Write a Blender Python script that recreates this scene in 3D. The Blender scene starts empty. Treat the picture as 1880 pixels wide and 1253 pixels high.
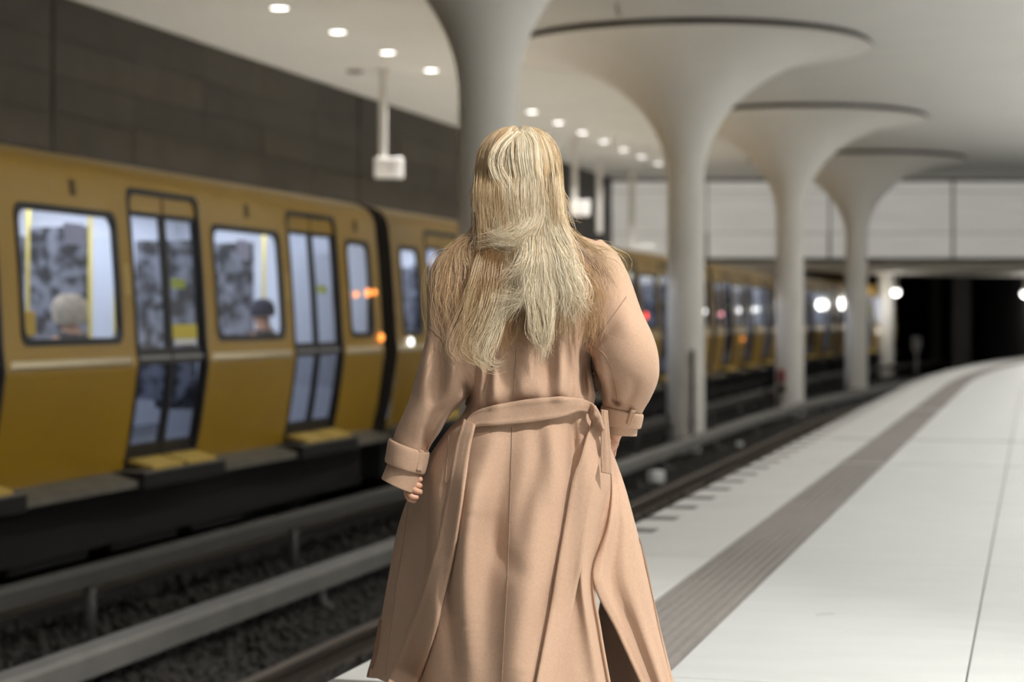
import bpy, bmesh, math, random
import numpy as np
from mathutils import Vector, Matrix
from mathutils.bvhtree import BVHTree

# ------------------------------------------------------------------ camera, world, exposure
F = 3500.0                      # focal length in pixels of the 1880x1253 frame
VPX, HOR = 1900.0, 585.0        # where the tracks vanish, horizon row
CAM_H = 1.17
TH = math.atan((VPX - 940.0) / F)
CT, ST = math.cos(TH), math.sin(TH)
scene = bpy.context.scene
COL = scene.collection

cam_data = bpy.data.cameras.new('camera')
cam_data.sensor_width = 36.0
cam_data.lens = F / 1880.0 * 36.0
cam_data.shift_y = -(626.5 - HOR) / 1880.0
cam_data.dof.use_dof = True
cam_data.dof.focus_distance = 4.9
cam_data.dof.aperture_fstop = 2.5
cam_data.clip_end = 400
cam = bpy.data.objects.new('camera', cam_data)
COL.objects.link(cam)
cam.location = (0, 0, CAM_H)
cam.rotation_euler = (math.pi / 2, 0, TH)
scene.camera = cam

world = bpy.data.worlds.new('world')
scene.world = world
world.use_nodes = True
world.node_tree.nodes['Background'].inputs[0].default_value = (0.9, 0.93, 1.0, 1)
world.node_tree.nodes['Background'].inputs[1].default_value = 0.0
scene.view_settings.view_transform = 'Standard'
scene.view_settings.look = 'None'
scene.view_settings.gamma = 1.0
scene.view_settings.use_curve_mapping = False
scene.view_settings.exposure = 0.0

ROW_POWER_LEFT = 120.0      # each downlight over the far platform (W)
ROW_POWER_RIGHT = 85.0      # each downlight over the near platform (W)
SPOT_POWER = 2000.0         # key spotlight added right of the frame (W)
ROW_POWER_OUTER = 110.0    # each downlight added over the unseen outer half of the platform (W)
CAR_LIGHT = 7.2           # emission of the strip lights inside the cars

# ------------------------------------------------------------------ helpers
rng = random.Random(7)
nrg = np.random.default_rng(11)

def ground(px, py, z):
    """world X,Y of a picture point lying on the level z (world)"""
    d = F * (CAM_H - z) / (py - HOR)
    u = (px - 940.0) / F * d
    return (u * CT - d * ST, u * ST + d * CT)

def at_depth(px, d):
    u = (px - 940.0) / F * d
    return (u * CT - d * ST, u * ST + d * CT)

def zat(py, d):
    return CAM_H + (HOR - py) * d / F

def bend(x, y, y0=34.0, R=175.0, x0=-2.2):
    """near track and platform swing gently to the right beyond y0"""
    if y <= y0:
        return (x, y)
    ph = (y - y0) / R
    r = R - (x - x0)
    return (x0 + R - r * math.cos(ph), y0 + r * math.sin(ph))

def bend_far(x, y):
    return bend(x, y, 50.0, 175.0, -6.85)

def tag(o, label=None, cat=None, group=None, kind=None):
    if label: o['label'] = label
    if cat: o['category'] = cat
    if group: o['group'] = group
    if kind: o['kind'] = kind
    return o

def empty(name, loc=(0, 0, 0), rz=0.0, label=None, cat=None, group=None):
    o = bpy.data.objects.new(name, None)
    o.empty_display_size = 0.1
    COL.objects.link(o)
    o.location = loc
    o.rotation_euler = (0, 0, rz)
    return tag(o, label, cat, group)

def link_mesh(name, me, mat=None, parent=None, smooth=False):
    if mat is not None:
        me.materials.clear()
        for m in (mat if isinstance(mat, (list, tuple)) else [mat]):
            me.materials.append(m)
    if smooth:
        me.polygons.foreach_set('use_smooth', [True] * len(me.polygons))
    o = bpy.data.objects.new(name, me)
    COL.objects.link(o)
    if parent is not None:
        o.parent = parent
    return o

def make(name, verts, faces, mat=None, parent=None, smooth=False):
    me = bpy.data.meshes.new(name)
    me.from_pydata([tuple(v) for v in verts], [], [tuple(f) for f in faces])
    me.update()
    return link_mesh(name, me, mat, parent, smooth)

class MB:
    """collects shapes of ONE piece and links them as one mesh"""
    def __init__(s):
        s.v, s.f = [], []
    def add(s, v, f):
        n = len(s.v)
        s.v += [tuple(p) for p in v]
        s.f += [tuple(i + n for i in q) for q in f]
        return s
    def box(s, x0, x1, y0, y1, z0, z1):
        v = [(x0, y0, z0), (x1, y0, z0), (x1, y1, z0), (x0, y1, z0), (x0, y0, z1), (x1, y0, z1), (x1, y1, z1), (x0, y1, z1)]
        return s.add(v, [(3, 2, 1, 0), (4, 5, 6, 7), (0, 1, 5, 4), (1, 2, 6, 5), (2, 3, 7, 6), (3, 0, 4, 7)])
    def bbox(s, x0, x1, y0, y1, z0, z1, b=0.01):
        """box with chamfered edges"""
        bm = bmesh.new()
        bmesh.ops.create_cube(bm, size=1.0)
        for q in bm.verts:
            q.co = Vector(((x0 + x1) / 2 + q.co.x * (x1 - x0), (y0 + y1) / 2 + q.co.y * (y1 - y0), (z0 + z1) / 2 + q.co.z * (z1 - z0)))
        bmesh.ops.bevel(bm, geom=list(bm.edges), offset=b, segments=2, affect='EDGES', profile=0.5)
        bm.verts.index_update()
        v = [q.co[:] for q in bm.verts]
        f = [[q.index for q in p.verts] for p in bm.faces]
        bm.free()
        return s.add(v, f)
    def tube(s, pts, r, n=8, cap=True):
        pts = [Vector(p) for p in pts]
        rr = r if isinstance(r, (list, tuple)) else [r] * len(pts)
        v, f = [], []
        for i, p in enumerate(pts):
            t = (pts[min(i + 1, len(pts) - 1)] - pts[max(i - 1, 0)]).normalized()
            a = Vector((0, 0, 1)) if abs(t.z) < 0.9 else Vector((1, 0, 0))
            e1 = t.cross(a).normalized(); e2 = t.cross(e1)
            for k in range(n):
                c = 2 * math.pi * k / n
                v.append(p + (e1 * math.cos(c) + e2 * math.sin(c)) * rr[i])
        for i in range(len(pts) - 1):
            for k in range(n):
                f.append((i * n + k, i * n + (k + 1) % n, (i + 1) * n + (k + 1) % n, (i + 1) * n + k))
        if cap:
            f.append(tuple(range(n - 1, -1, -1)))
            f.append(tuple((len(pts) - 1) * n + k for k in range(n)))
        return s.add(v, f)
    def lathe(s, prof, n=48, c=(0, 0, 0)):
        v, f = [], []
        for r, z in prof:
            for k in range(n):
                a = 2 * math.pi * k / n
                v.append((c[0] + r * math.cos(a), c[1] + r * math.sin(a), c[2] + z))
        for i in range(len(prof) - 1):
            for k in range(n):
                f.append((i * n + k, i * n + (k + 1) % n, (i + 1) * n + (k + 1) % n, (i + 1) * n + k))
        return s.add(v, f)
    def sweep(s, section, ys, fn, x0=0.0):
        """closed section [(x,z)] swept along ys through the bend function fn"""
        n = len(section); v, f = [], []
        for y in ys:
            for (x, z) in section:
                q = fn(x0 + x, y)
                v.append((q[0], q[1], z))
        for i in range(len(ys) - 1):
            for k in range(n):
                f.append((i * n + k, i * n + (k + 1) % n, (i + 1) * n + (k + 1) % n, (i + 1) * n + k))
        f.append(tuple(range(n - 1, -1, -1)))
        f.append(tuple((len(ys) - 1) * n + k for k in range(n)))
        return s.add(v, f)
    def build(s, name, mat, parent=None, smooth=False):
        return make(name, s.v, s.f, mat, parent, smooth)
    def mesh(s, name, mat):
        me = bpy.data.meshes.new(name)
        me.from_pydata(s.v, [], s.f); me.update()
        me.materials.append(mat)
        return me

def fix_normals(o):
    bm = bmesh.new(); bm.from_mesh(o.data)
    bmesh.ops.recalc_face_normals(bm, faces=bm.faces)
    bm.to_mesh(o.data); bm.free()
    return o

def copy_tree(o, parent=None):
    c = o.copy(); COL.objects.link(c); c.parent = parent
    for ch in list(o.children):
        copy_tree(ch, c)
    return c

# ------------------------------------------------------------------ materials
def new_mat(name, color, rough=0.6, metal=0.0, noise=None, bump=None, spec=0.5, emit=None, coat=0.0, var=None, sheen=0.0):
    m = bpy.data.materials.new(name); m.use_nodes = True
    nt = m.node_tree; b = nt.nodes['Principled BSDF']
    b.inputs['Base Color'].default_value = (*color, 1)
    b.inputs['Roughness'].default_value = rough
    b.inputs['Metallic'].default_value = metal
    b.inputs['Specular IOR Level'].default_value = spec
    b.inputs['Coat Weight'].default_value = coat
    b.inputs['Sheen Weight'].default_value = sheen
    tc = nt.nodes.new('ShaderNodeTexCoord')
    if emit:
        b.inputs['Emission Color'].default_value = (*emit[0], 1)
        b.inputs['Emission Strength'].default_value = emit[1]
    if noise:                                   # (scale, amount, stretch)
        sc, am = noise[0], noise[1]
        st = noise[2] if len(noise) > 2 else (1, 1, 1)
        mp = nt.nodes.new('ShaderNodeMapping'); mp.inputs['Scale'].default_value = st
        nt.links.new(tc.outputs['Object'], mp.inputs['Vector'])
        n = nt.nodes.new('ShaderNodeTexNoise'); n.inputs['Scale'].default_value = sc
        n.inputs['Detail'].default_value = 6.0
        nt.links.new(mp.outputs[0], n.inputs['Vector'])
        r = nt.nodes.new('ShaderNodeMapRange')
        r.inputs['From Min'].default_value = 0.25; r.inputs['From Max'].default_value = 0.75
        r.inputs['To Min'].default_value = 1.0 - am; r.inputs['To Max'].default_value = 1.0 + am
        nt.links.new(n.outputs['Fac'], r.inputs['Value'])
        mx = nt.nodes.new('ShaderNodeMix'); mx.data_type = 'RGBA'; mx.blend_type = 'MULTIPLY'
        mx.inputs['Factor'].default_value = 1.0
        mx.inputs['A'].default_value = (*color, 1)
        nt.links.new(r.outputs[0], mx.inputs['B'])
        out = mx.outputs['Result']
        if var:                                  # each piece a little lighter or darker
            oi = nt.nodes.new('ShaderNodeObjectInfo')
            r2 = nt.nodes.new('ShaderNodeMapRange')
            r2.inputs['To Min'].default_value = 1 - var; r2.inputs['To Max'].default_value = 1 + var
            nt.links.new(oi.outputs['Random'], r2.inputs['Value'])
            m2 = nt.nodes.new('ShaderNodeMix'); m2.data_type = 'RGBA'; m2.blend_type = 'MULTIPLY'
            m2.inputs['Factor'].default_value = 1.0
            nt.links.new(out, m2.inputs['A']); nt.links.new(r2.outputs[0], m2.inputs['B'])
            out = m2.outputs['Result']
        nt.links.new(out, b.inputs['Base Color'])
    if bump:                                    # (scale, strength, distance)
        n = nt.nodes.new('ShaderNodeTexNoise'); n.inputs['Scale'].default_value = bump[0]; n.inputs['Detail'].default_value = 5
        nt.links.new(tc.outputs['Object'], n.inputs['Vector'])
        bp = nt.nodes.new('ShaderNodeBump'); bp.inputs['Strength'].default_value = bump[1]; bp.inputs['Distance'].default_value = bump[2]
        nt.links.new(n.outputs['Fac'], bp.inputs['Height']); nt.links.new(bp.outputs[0], b.inputs['Normal'])
    return m

def glass_mat(name, tint, gloss=0.12, rough=0.03):
    m = bpy.data.materials.new(name); m.use_nodes = True
    nt = m.node_tree; nt.nodes.clear()
    o = nt.nodes.new('ShaderNodeOutputMaterial')
    t = nt.nodes.new('ShaderNodeBsdfTransparent'); t.inputs[0].default_value = (*tint, 1)
    g = nt.nodes.new('ShaderNodeBsdfGlossy'); g.inputs['Roughness'].default_value = rough
    fr = nt.nodes.new('ShaderNodeFresnel'); fr.inputs['IOR'].default_value = 1.5
    mx = nt.nodes.new('ShaderNodeMixShader')
    nt.links.new(fr.outputs[0], mx.inputs[0]); nt.links.new(t.outputs[0], mx.inputs[1]); nt.links.new(g.outputs[0], mx.inputs[2])
    nt.links.new(mx.outputs[0], o.inputs[0])
    return m

M = {}
M['plaster'] = new_mat('white_plaster', (0.76, 0.75, 0.72), 0.75, noise=(0.8, 0.03))
M['column'] = new_mat('column_plaster', (0.86, 0.835, 0.79), 0.6, noise=(1.2, 0.03))
M['gap'] = new_mat('dark_gap', (0.035, 0.028, 0.02), 0.8)
M['slab'] = new_mat('pale_stone', (0.54, 0.55, 0.54), 0.42, noise=(2.2, 0.05, (1, 3, 1)), bump=(60, 0.05, 0.002), var=0.02)
M['edge_slab'] = new_mat('pale_edge_stone', (0.52, 0.52, 0.50), 0.5, noise=(2.5, 0.05), var=0.02)
M['joint'] = new_mat('joint_filler', (0.36, 0.35, 0.33), 0.8)
M['steel_joint'] = new_mat('steel_joint_strip', (0.8, 0.8, 0.8), 0.3, 0.8)
M['ribbed'] = new_mat('ribbed_grey_tile', (0.225, 0.205, 0.19), 0.6, noise=(8, 0.08), var=0.05)
M['dash'] = new_mat('dark_edge_inlay', (0.13, 0.115, 0.11), 0.6)
M['dark_panel'] = new_mat('dark_wall_panel', (0.036, 0.031, 0.025), 0.55, noise=(1.6, 0.22), var=0.34)
M['dark_wall'] = new_mat('dark_wall_backing', (0.03, 0.025, 0.022), 0.8)
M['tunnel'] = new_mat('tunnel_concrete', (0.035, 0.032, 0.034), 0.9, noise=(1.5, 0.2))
M['pane'] = new_mat('facade_glazing_added_glow', (0.64, 0.63, 0.60), 0.25, noise=(0.35, 0.12, (1, 1, 9)), spec=0.6, emit=((1.0, 0.97, 0.91), 0.25))  # even glow added to brighten the panels
M['facade_frame'] = new_mat('facade_frame', (0.16, 0.14, 0.12), 0.6)
M['beam'] = new_mat('beam_plaster', (0.62, 0.58, 0.50), 0.6)
M['ballast'] = new_mat('ballast_stone', (0.042, 0.038, 0.033), 0.9, noise=(9, 0.35))
M['bed'] = new_mat('track_bed', (0.02, 0.018, 0.017), 0.95, noise=(6, 0.4))
M['rail'] = new_mat('rail_steel', (0.15, 0.125, 0.10), 0.5, 0.7)
M['cover'] = new_mat('third_rail_cover', (0.19, 0.18, 0.17), 0.6, noise=(4, 0.12))
M['cover_dark'] = new_mat('dark_cover', (0.07, 0.066, 0.06), 0.6, noise=(4, 0.12))
M['bracket'] = new_mat('bracket_iron', (0.10, 0.09, 0.085), 0.7)
M['white_paint'] = new_mat('white_painted_metal', (0.70, 0.68, 0.65), 0.4)
M['yellow'] = new_mat('yellow_paint', (0.40, 0.23, 0.012), 0.34, noise=(1.1, 0.05), coat=0.1)
M['step'] = new_mat('yellow_step', (0.62, 0.42, 0.09), 0.55)
M['black'] = new_mat('black_rubber', (0.012, 0.010, 0.012), 0.5)
M['under'] = new_mat('underframe_paint', (0.007, 0.006, 0.0065), 0.8)
M['skirt'] = new_mat('grey_skirt', (0.16, 0.145, 0.12), 0.7, noise=(5, 0.2))
M['grey'] = new_mat('grey_metal', (0.30, 0.30, 0.31), 0.4, 0.6)
M['glass'] = glass_mat('train_glass', (0.93, 0.95, 1.0))
M['glass_door'] = glass_mat('door_glass', (0.80, 0.83, 0.9))
M['inside'] = new_mat('interior_white', (0.72, 0.76, 0.85), 0.5)
M['inside_floor'] = new_mat('interior_floor', (0.12, 0.12, 0.13), 0.6)
M['pole'] = new_mat('yellow_pole', (0.75, 0.6, 0.12), 0.35)
M['back_wall'] = new_mat('grey_wall', (0.22, 0.21, 0.20), 0.8, noise=(1, .1))
M['diffuser'] = new_mat('lamp_diffuser', (0.9, 0.9, 0.9), 0.4, emit=((1.0, 0.97, 0.92), 7.0))
M['strip'] = new_mat('car_strip_light', (0.9, 0.9, 0.9), 0.4, emit=((0.88, 0.93, 1.0), CAR_LIGHT))
M['bulb'] = new_mat('tunnel_bulb', (0.9, 0.9, 0.9), 0.4, emit=((1.0, 0.98, 0.93), 4.0))
for n, c, s in (('red', (1.0, 0.05, 0.03), 4.0), ('white', (1.0, 1.0, 0.98), 3.5), ('orange', (1.0, 0.30, 0.03), 2.5), ('pink', (1.0, 0.35, 0.4), 3.0)):
    M['lamp_' + n] = new_mat('indicator_' + n, (0.4, 0.4, 0.4), 0.4, emit=(c, s))  # glow of the discs added on the car sides

def voronoi_mat(name, c1, c2, scale):
    m = new_mat(name, c1, 0.6); nt = m.node_tree; b = nt.nodes['Principled BSDF']
    tc = nt.nodes.new('ShaderNodeTexCoord'); v = nt.nodes.new('ShaderNodeTexNoise'); v.inputs['Scale'].default_value = scale
    r = nt.nodes.new('ShaderNodeValToRGB'); r.color_ramp.elements[0].position = 0.42; r.color_ramp.elements[1].position = 0.62
    r.color_ramp.elements[0].color = (*c1, 1); r.color_ramp.elements[1].color = (*c2, 1)
    nt.links.new(tc.outputs['Object'], v.inputs['Vector']); nt.links.new(v.outputs['Fac'], r.inputs[0]); nt.links.new(r.outputs[0], b.inputs['Base Color'])
    return m
M['mottle'] = voronoi_mat('mottled_screen', (0.02, 0.022, 0.035), (0.30, 0.32, 0.40), 9.0)
M['seat'] = voronoi_mat('camouflage_seat_fabric', (0.02, 0.02, 0.03), (0.25, 0.24, 0.28), 16.0)
# ================================================================== THE SETTING
ZC = CAM_H + 4.8            # ceiling
EDGE = -2.2                 # platform edge
WALL_X = -13.95             # dark wall on the left
D_END = 65.2                # depth of the end facade (parallel to the picture plane)
BED_Z = -1.06
Y_BACK = -14.0
Y_END = 60.0                # platform end

# --- platform: base slab with separate paving slabs as parts
ys = [Y_BACK + i * 2.0 for i in range(int((Y_END - Y_BACK) / 2) + 1)]
floor = MB().sweep([(EDGE + 0.03, -1.2), (9.4, -1.2), (9.4, -0.03), (EDGE + 0.03, -0.03)], ys, bend).build('floor', M['joint'])
tag(floor, 'pale stone station platform with a ribbed grey guide strip', kind='structure')
fix_normals(floor)

def slab_obj(name, x0, x1, y0, y1, z0, z1, mat, parent, n=1, j=0.0028, sec=None):
    yy = [y0 + j + (y1 - y0 - 2 * j) * i / n for i in range(n + 1)]
    s = sec or [(x0 + j, z0), (x1 - j, z0), (x1 - j, z1 - 0.003), (x1 - j - 0.003, z1), (x0 + j + 0.003, z1), (x0 + j, z1 - 0.003)]
    o = MB().sweep(s, yy, bend).build(name, mat, parent)
    return fix_normals(o)

PITCH = 3.15
S0, S1 = -1.523, -1.168     # ribbed strip
y_first = 6.25 * CT + 0.1 - 6 * PITCH
joints = [y_first + i * PITCH for i in range(25) if y_first + i * PITCH < Y_END + 0.1]
for k, y in enumerate(joints[:-1]):
    y1 = joints[k + 1]
    n = 1 if y < 30 else 3
    if y1 < 2.0:                                    # behind the camera: one broad slab a row
        slab_obj('paving_slab', EDGE, 9.4, y, y1, -0.05, 0.0, M['slab'], floor, n)
        continue
    slab_obj('edge_slab', EDGE, S0, y, y1, -0.05, 0.0, M['edge_slab'], floor, n)
    xs = [S1, -0.215, 1.6, 3.4, 5.2, 7.2, 9.4]
    for a, b in zip(xs[:-1], xs[1:]):
        slab_obj('paving_slab', a, b, y, y1, -0.05, 0.0, M['slab'], floor, n)
    # ribbed guide tiles: about 0.79 m each, nine ribs
    m = 4 if y < 22 else 1
    for q in range(m):
        ya, yb = y + (y1 - y) * q / m, y + (y1 - y) * (q + 1) / m
        sec = [(S0 + 0.004, -0.05), (S1 - 0.004, -0.05)]
        w = (S1 - S0 - 0.016)
        N = 8
        top = []
        for r in range(N):
            a = S0 + 0.008 + w * r / N; p = w / N
            top += [(a, -0.016), (a + p * 0.16, 0.002), (a + p * 0.64, 0.002), (a + p * 0.80, -0.016)]
        sec += top[::-1]
        slab_obj('ribbed_tile', S0, S1, ya, yb, -0.05, 0.0, M['ribbed'], floor, n, 0.002, sec)
# cross joint strips of bright metal or dark filler where they show
for d, mat, w in ((13.75, M['steel_joint'], 0.05), (25.8, M['steel_joint'], 0.06), (19.6, M['joint'], 0.10)):
    y = d * CT + 0.155 * d * ST + 0.2
    k = min(joints, key=lambda q: abs(q - y))
    o = MB().box(EDGE + 0.3, 9.3, k - w / 2, k + w / 2, -0.02, 0.0025).build('joint_strip', mat, floor)
# dark inlays along the edge
y = ground(1208, 952, 0)[1] - 0.66 * 18
dash_me = MB().box(0, 0.175, -0.09, 0.09, -0.02, 0.003).mesh('edge_inlay', M['dash'])
while y < 58:
    if y > 2:
        q = bend(EDGE + 0.012, y)
        o = bpy.data.objects.new('edge_inlay', dash_me); COL.objects.link(o); o.parent = floor
        o.location = (q[0], q[1], 0)
        if y > 34: o.rotation_euler = (0, 0, -(y - 34) / 175.0)
    y += 0.66
# a scuff on the slab
q = ground(1514, 1130, 0)
scuff = MB().add([(q[0] - .03, q[1] - .02, .001), (q[0] + .0, q[1] + .012, .001), (q[0] + .035, q[1] + .03, .001), (q[0] + .03, q[1] + .045, .001), (q[0] - .005, q[1] + .03, .001), (q[0] - .035, q[1] + .0, .001)], [(0, 1, 4, 5), (1, 2, 3, 4)])
scuff.build('scuff_mark', M['joint'], floor)

# --- track bed between the platforms
bed = MB().box(-9.75, 2.0, Y_BACK, 120, BED_Z - 0.3, BED_Z).build('track_bed', M['bed'])
tag(bed, 'dark ballasted track bed between platform and train', kind='structure')
# far platform behind the train
fp = MB().box(WALL_X - 0.2, -9.65, Y_BACK, 66, -1.2, 0.0).build('far_platform', M['slab'])
tag(fp, 'pale platform on the far side of the train', kind='structure')

# --- ceiling
ce = MB().box(WALL_X - 0.3, 9.8, Y_BACK - 0.3, 72, ZC, ZC + 0.3).build('ceiling', M['plaster'])
tag(ce, 'smooth cream white station ceiling', kind='structure')

# --- left wall with separate dark panels
wl = MB().box(WALL_X - 0.5, WALL_X - 0.03, Y_BACK, 72, -1.2, ZC).build('wall_left', M['dark_wall'])
tag(wl, 'wall of dark grey brown stone panels behind the train', kind='structure')
PL = 2.64
zr = [ZC - 0.005, ZC - 0.66, ZC - 1.21, ZC - 1.76, ZC - 2.31, ZC - 2.86, ZC - 3.41]
y0 = 25.3 - PL * 5
cols = [y0 + PL * i for i in range(20)] 
for i, y in enumerate(cols):
    wide = 0.045 if (i % 5) in (0,) else 0.006
    wide1 = 0.045 if ((i + 1) % 5) in (0,) else 0.006
    for a, b in zip(zr[:-1], zr[1:]):
        dx = rng.uniform(0, 0.012)
        MB().box(WALL_X - 0.05, WALL_X - 0.012 + dx, y + wide, y + PL - wide1, b + 0.008, a - 0.008).build('wall_panel', M['dark_panel'], wl)
MB().box(WALL_X - 0.04, WALL_X - 0.005, cols[-1] + PL, 72, -1, ZC).build('wall_lining', M['dark_panel'], wl)
MB().box(WALL_X - 0.04, WALL_X - 0.005, Y_BACK, cols[0], -1, ZC).build('wall_lining', M['dark_panel'], wl)
MB().box(WALL_X - 0.04, WALL_X - 0.005, cols[0], cols[-1] + PL, -1, zr[-1]).build('wall_lining', M['dark_panel'], wl)

# --- right and back walls, outside the frame
wr = MB().box(9.4, 9.8, Y_BACK, 72, -1.2, ZC).build('wall_right', M['plaster'])
tag(wr, 'pale wall beyond the right edge of the platform', kind='structure')
wb = MB().box(WALL_X - 0.3, 9.8, Y_BACK - 0.3, Y_BACK, -1.2, ZC).build('wall_back', M['back_wall'])
tag(wb, 'grey wall behind the photographer', kind='structure')

# --- end facade, square to the line of sight
def endframe(px, y_off=0.0):
    return at_depth(px, D_END + y_off)
def end_box(mb, px0, px1, z0, z1, d0, d1):
    a = at_depth(px0, D_END + d0); b = at_depth(px1, D_END + d0); c = at_depth(px1, D_END + d0); e = at_depth(px0, D_END + d0)
    n = Vector((-ST, CT, 0)) * (d1 - d0)
    v = [(a[0], a[1], z0), (b[0], b[1], z0), (b[0] + n.x, b[1] + n.y, z0), (a[0] + n.x, a[1] + n.y, z0)]
    v += [(p[0], p[1], z1) for p in v]
    return mb.add(v, [(3, 2, 1, 0), (4, 5, 6, 7), (0, 1, 5, 4), (1, 2, 6, 5), (2, 3, 7, 6), (3, 0, 4, 7)])
ZB1, ZB0 = zat(479, D_END), zat(498, D_END)
wf = end_box(MB(), 1080, 2400, ZB1 + 0.05, ZC, 0.12, 0.4).build('wall_far', M['facade_frame'])
tag(wf, 'end facade of pale glazed panels above the tunnel mouth', kind='structure')
vx = [1118, 1298, 1523, 1750, 1977, 2200, 2400]
hy = [333, 352, 428, 474]
for a, b in zip(vx[:-1], vx[1:]):
    for t, u in zip(hy[:-1], hy[1:]):
        g = 3.0 if u > 430 or b > 1740 else 1.5
        end_box(MB(), a + g, b - g, zat(u, D_END) + 0.012, zat(t, D_END) - 0.012, 0.04 + rng.uniform(0, .02), 0.2).build('facade_panel', M['pane'], wf)
tb = end_box(MB(), 1000, 2400, ZB0, ZB1 - 0.05, -0.1, 8.0).build('trim_1', M['beam'])
tag(tb, 'long pale concrete beam over the tunnel mouth', kind='structure')
tg = end_box(MB(), 1080, 2400, ZB1 - 0.05, ZB1 + 0.06, 0.05, 3.0).build('trim_2', M['gap'])
tag(tg, 'dark joint between beam and facade', kind='structure')
# ceiling joint
tj = end_box(MB(), 1120, 2400, ZC - 0.10, ZC, 0.0, 0.2).build('trim_3', M['facade_frame'])
tag(tj, 'dark joint along the top of the facade', kind='structure')

# --- tunnel beyond the facade
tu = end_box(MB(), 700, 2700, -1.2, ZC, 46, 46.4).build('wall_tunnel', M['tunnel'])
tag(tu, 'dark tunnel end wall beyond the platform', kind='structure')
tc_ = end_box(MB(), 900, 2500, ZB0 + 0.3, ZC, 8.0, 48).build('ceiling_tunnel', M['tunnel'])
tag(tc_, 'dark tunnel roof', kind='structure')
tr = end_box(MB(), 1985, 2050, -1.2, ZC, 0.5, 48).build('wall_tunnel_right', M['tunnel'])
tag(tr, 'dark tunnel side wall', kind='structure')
# dark pillars inside the tunnel
for px, d, w, lab in ((1762, 78.0, 0.75, 'broad grey concrete pillar standing in the dark tunnel mouth'),
                      (1716, 86.0, 0.5, 'narrow dark pillar left of the broad tunnel pillar'),
                      (1815, 92.0, 0.6, 'dark pillar deepest in the tunnel near the right edge')):
    x, y = at_depth(px, d)
    t = empty('tunnel_pillar', (x, y, BED_Z), TH, lab, 'pillar')
    MB().bbox(-w / 2, w / 2, -w / 2, w / 2, 0, ZB0 - BED_Z + 0.28, 0.03).build('shaft', M['tunnel_pillar'] if 'tunnel_pillar' in M else M['cover_dark'], t)
    MB().bbox(-w * .62, w * .62, -w * .62, w * .62, 0, 0.35, 0.03).build('plinth', M['cover_dark'], t)

# ================================================================== MUSHROOM COLUMNS
def mushroom(px, d, R=3.25, rs=0.325, label='', height_to=ZC):
    x, y = at_depth(px, d)
    t = empty('mushroom_column', (x, y, BED_Z), 0, label, 'column', 'mushroom columns between the tracks')
    base = 0.0
    H = height_to - BED_Z - 0.10
    zb = H - 2.25                     # flare starts
    prof = [(rs + 0.012, 0.0), (rs + 0.005, 1.5), (rs, zb - 0.6)]
    a, b = R - rs, 2.25
    for i in range(29):
        q = i / 28 * math.pi / 2
        prof.append((rs + a * (1 - math.cos(q)), zb + b * math.sin(q)))
    o = MB().lathe(prof, 96).build('shaft_and_cap', M['column'], t, True)
    g = MB().lathe([(R - 0.01, H - 0.005), (R - 0.06, H + 0.10)], 96)
    g.build('shadow_gap', M['gap'], t, True)  # dark ring and rim carry the shade of the gap in their colour
    MB().lathe([(R, H - 0.0), (R + 0.0, H + 0.035), (R - 0.05, H + 0.035)], 96).build('cap_rim', M['gap'], t)
    MB().lathe([(rs + 0.05, 0), (rs + 0.05, 0.10), (rs + 0.01, 0.14)], 48).build('foot_ring', M['cover'], t, True)
    return t
cols_spec = [(896, 21.2, 'nearest mushroom column, rising behind the woman'),
             (1259, 33.6, 'mushroom column with a dark conduit, second from the camera'),
             (1450, 45.6, 'mushroom column with a small red call box, third from the camera'),
             (1572, 57.4, 'farthest flared mushroom column, just before the pale end facade')]
column = [mushroom(px, d, label=l) for px, d, l in cols_spec]
# plain support under the facade beam
x, y = at_depth(1626, 70.0)
t = empty('round_pillar', (x, y, BED_Z), 0, 'slim round pillar under the pale beam, right of the farthest mushroom column', 'pillar')
MB().lathe([(0.30, 0), (0.30, ZB0 - BED_Z + 0.02)], 40).build('shaft', M['column'], t, True)
MB().lathe([(0.35, 0), (0.35, 0.12), (0.31, 0.15)], 40).build('foot_ring', M['cover'], t, True)

# things fixed to the columns
cx, cy = at_depth(1259, 33.6)
fx = Vector((-cx, -cy, 0)).normalized(); sx = Vector((-fx.y, fx.x, 0))
t = empty('cable_conduit', (cx, cy, BED_Z), math.atan2(fx.y, fx.x), 'dark vertical cable conduit strapped to the second mushroom column', 'conduit')
MB().bbox(0.375, 0.40, 0.085, 0.15, 0.0, zat(643, 33.2) - BED_Z, 0.01).build('channel', M['gap'], t)
for z in (0.4, 1.0, 1.5):
    MB().bbox(0.342, 0.41, 0.065, 0.17, z, z + 0.03, 0.004).build('clamp', M['bracket'], t)
cx, cy = at_depth(1450, 45.6)
a = math.atan2(-cy, -cx)
t = empty('call_box', (cx, cy, zat(712, 45.2)), a - 0.55, 'small red and black call box mounted on the third mushroom column', 'call box')
M['red_paint'] = new_mat('red_paint', (0.30, 0.03, 0.03), 0.5)
MB().bbox(0.342, 0.43, -0.075, 0.075, 0.12, 0.42, 0.012).build('upper_box', M['red_paint'], t)
MB().bbox(0.342, 0.42, -0.095, 0.095, -0.12, 0.03, 0.012).build('lower_box', M['gap'], t)
MB().tube([(0.375, 0, 0.03), (0.375, 0, 0.12)], 0.02).build('cable', M['gap'], t)
MB().tube([(0.375, -0.04, -0.12), (0.375, -0.05, BED_Z - zat(712, 45.2))], 0.02).build('cable', M['gap'], t)

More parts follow.
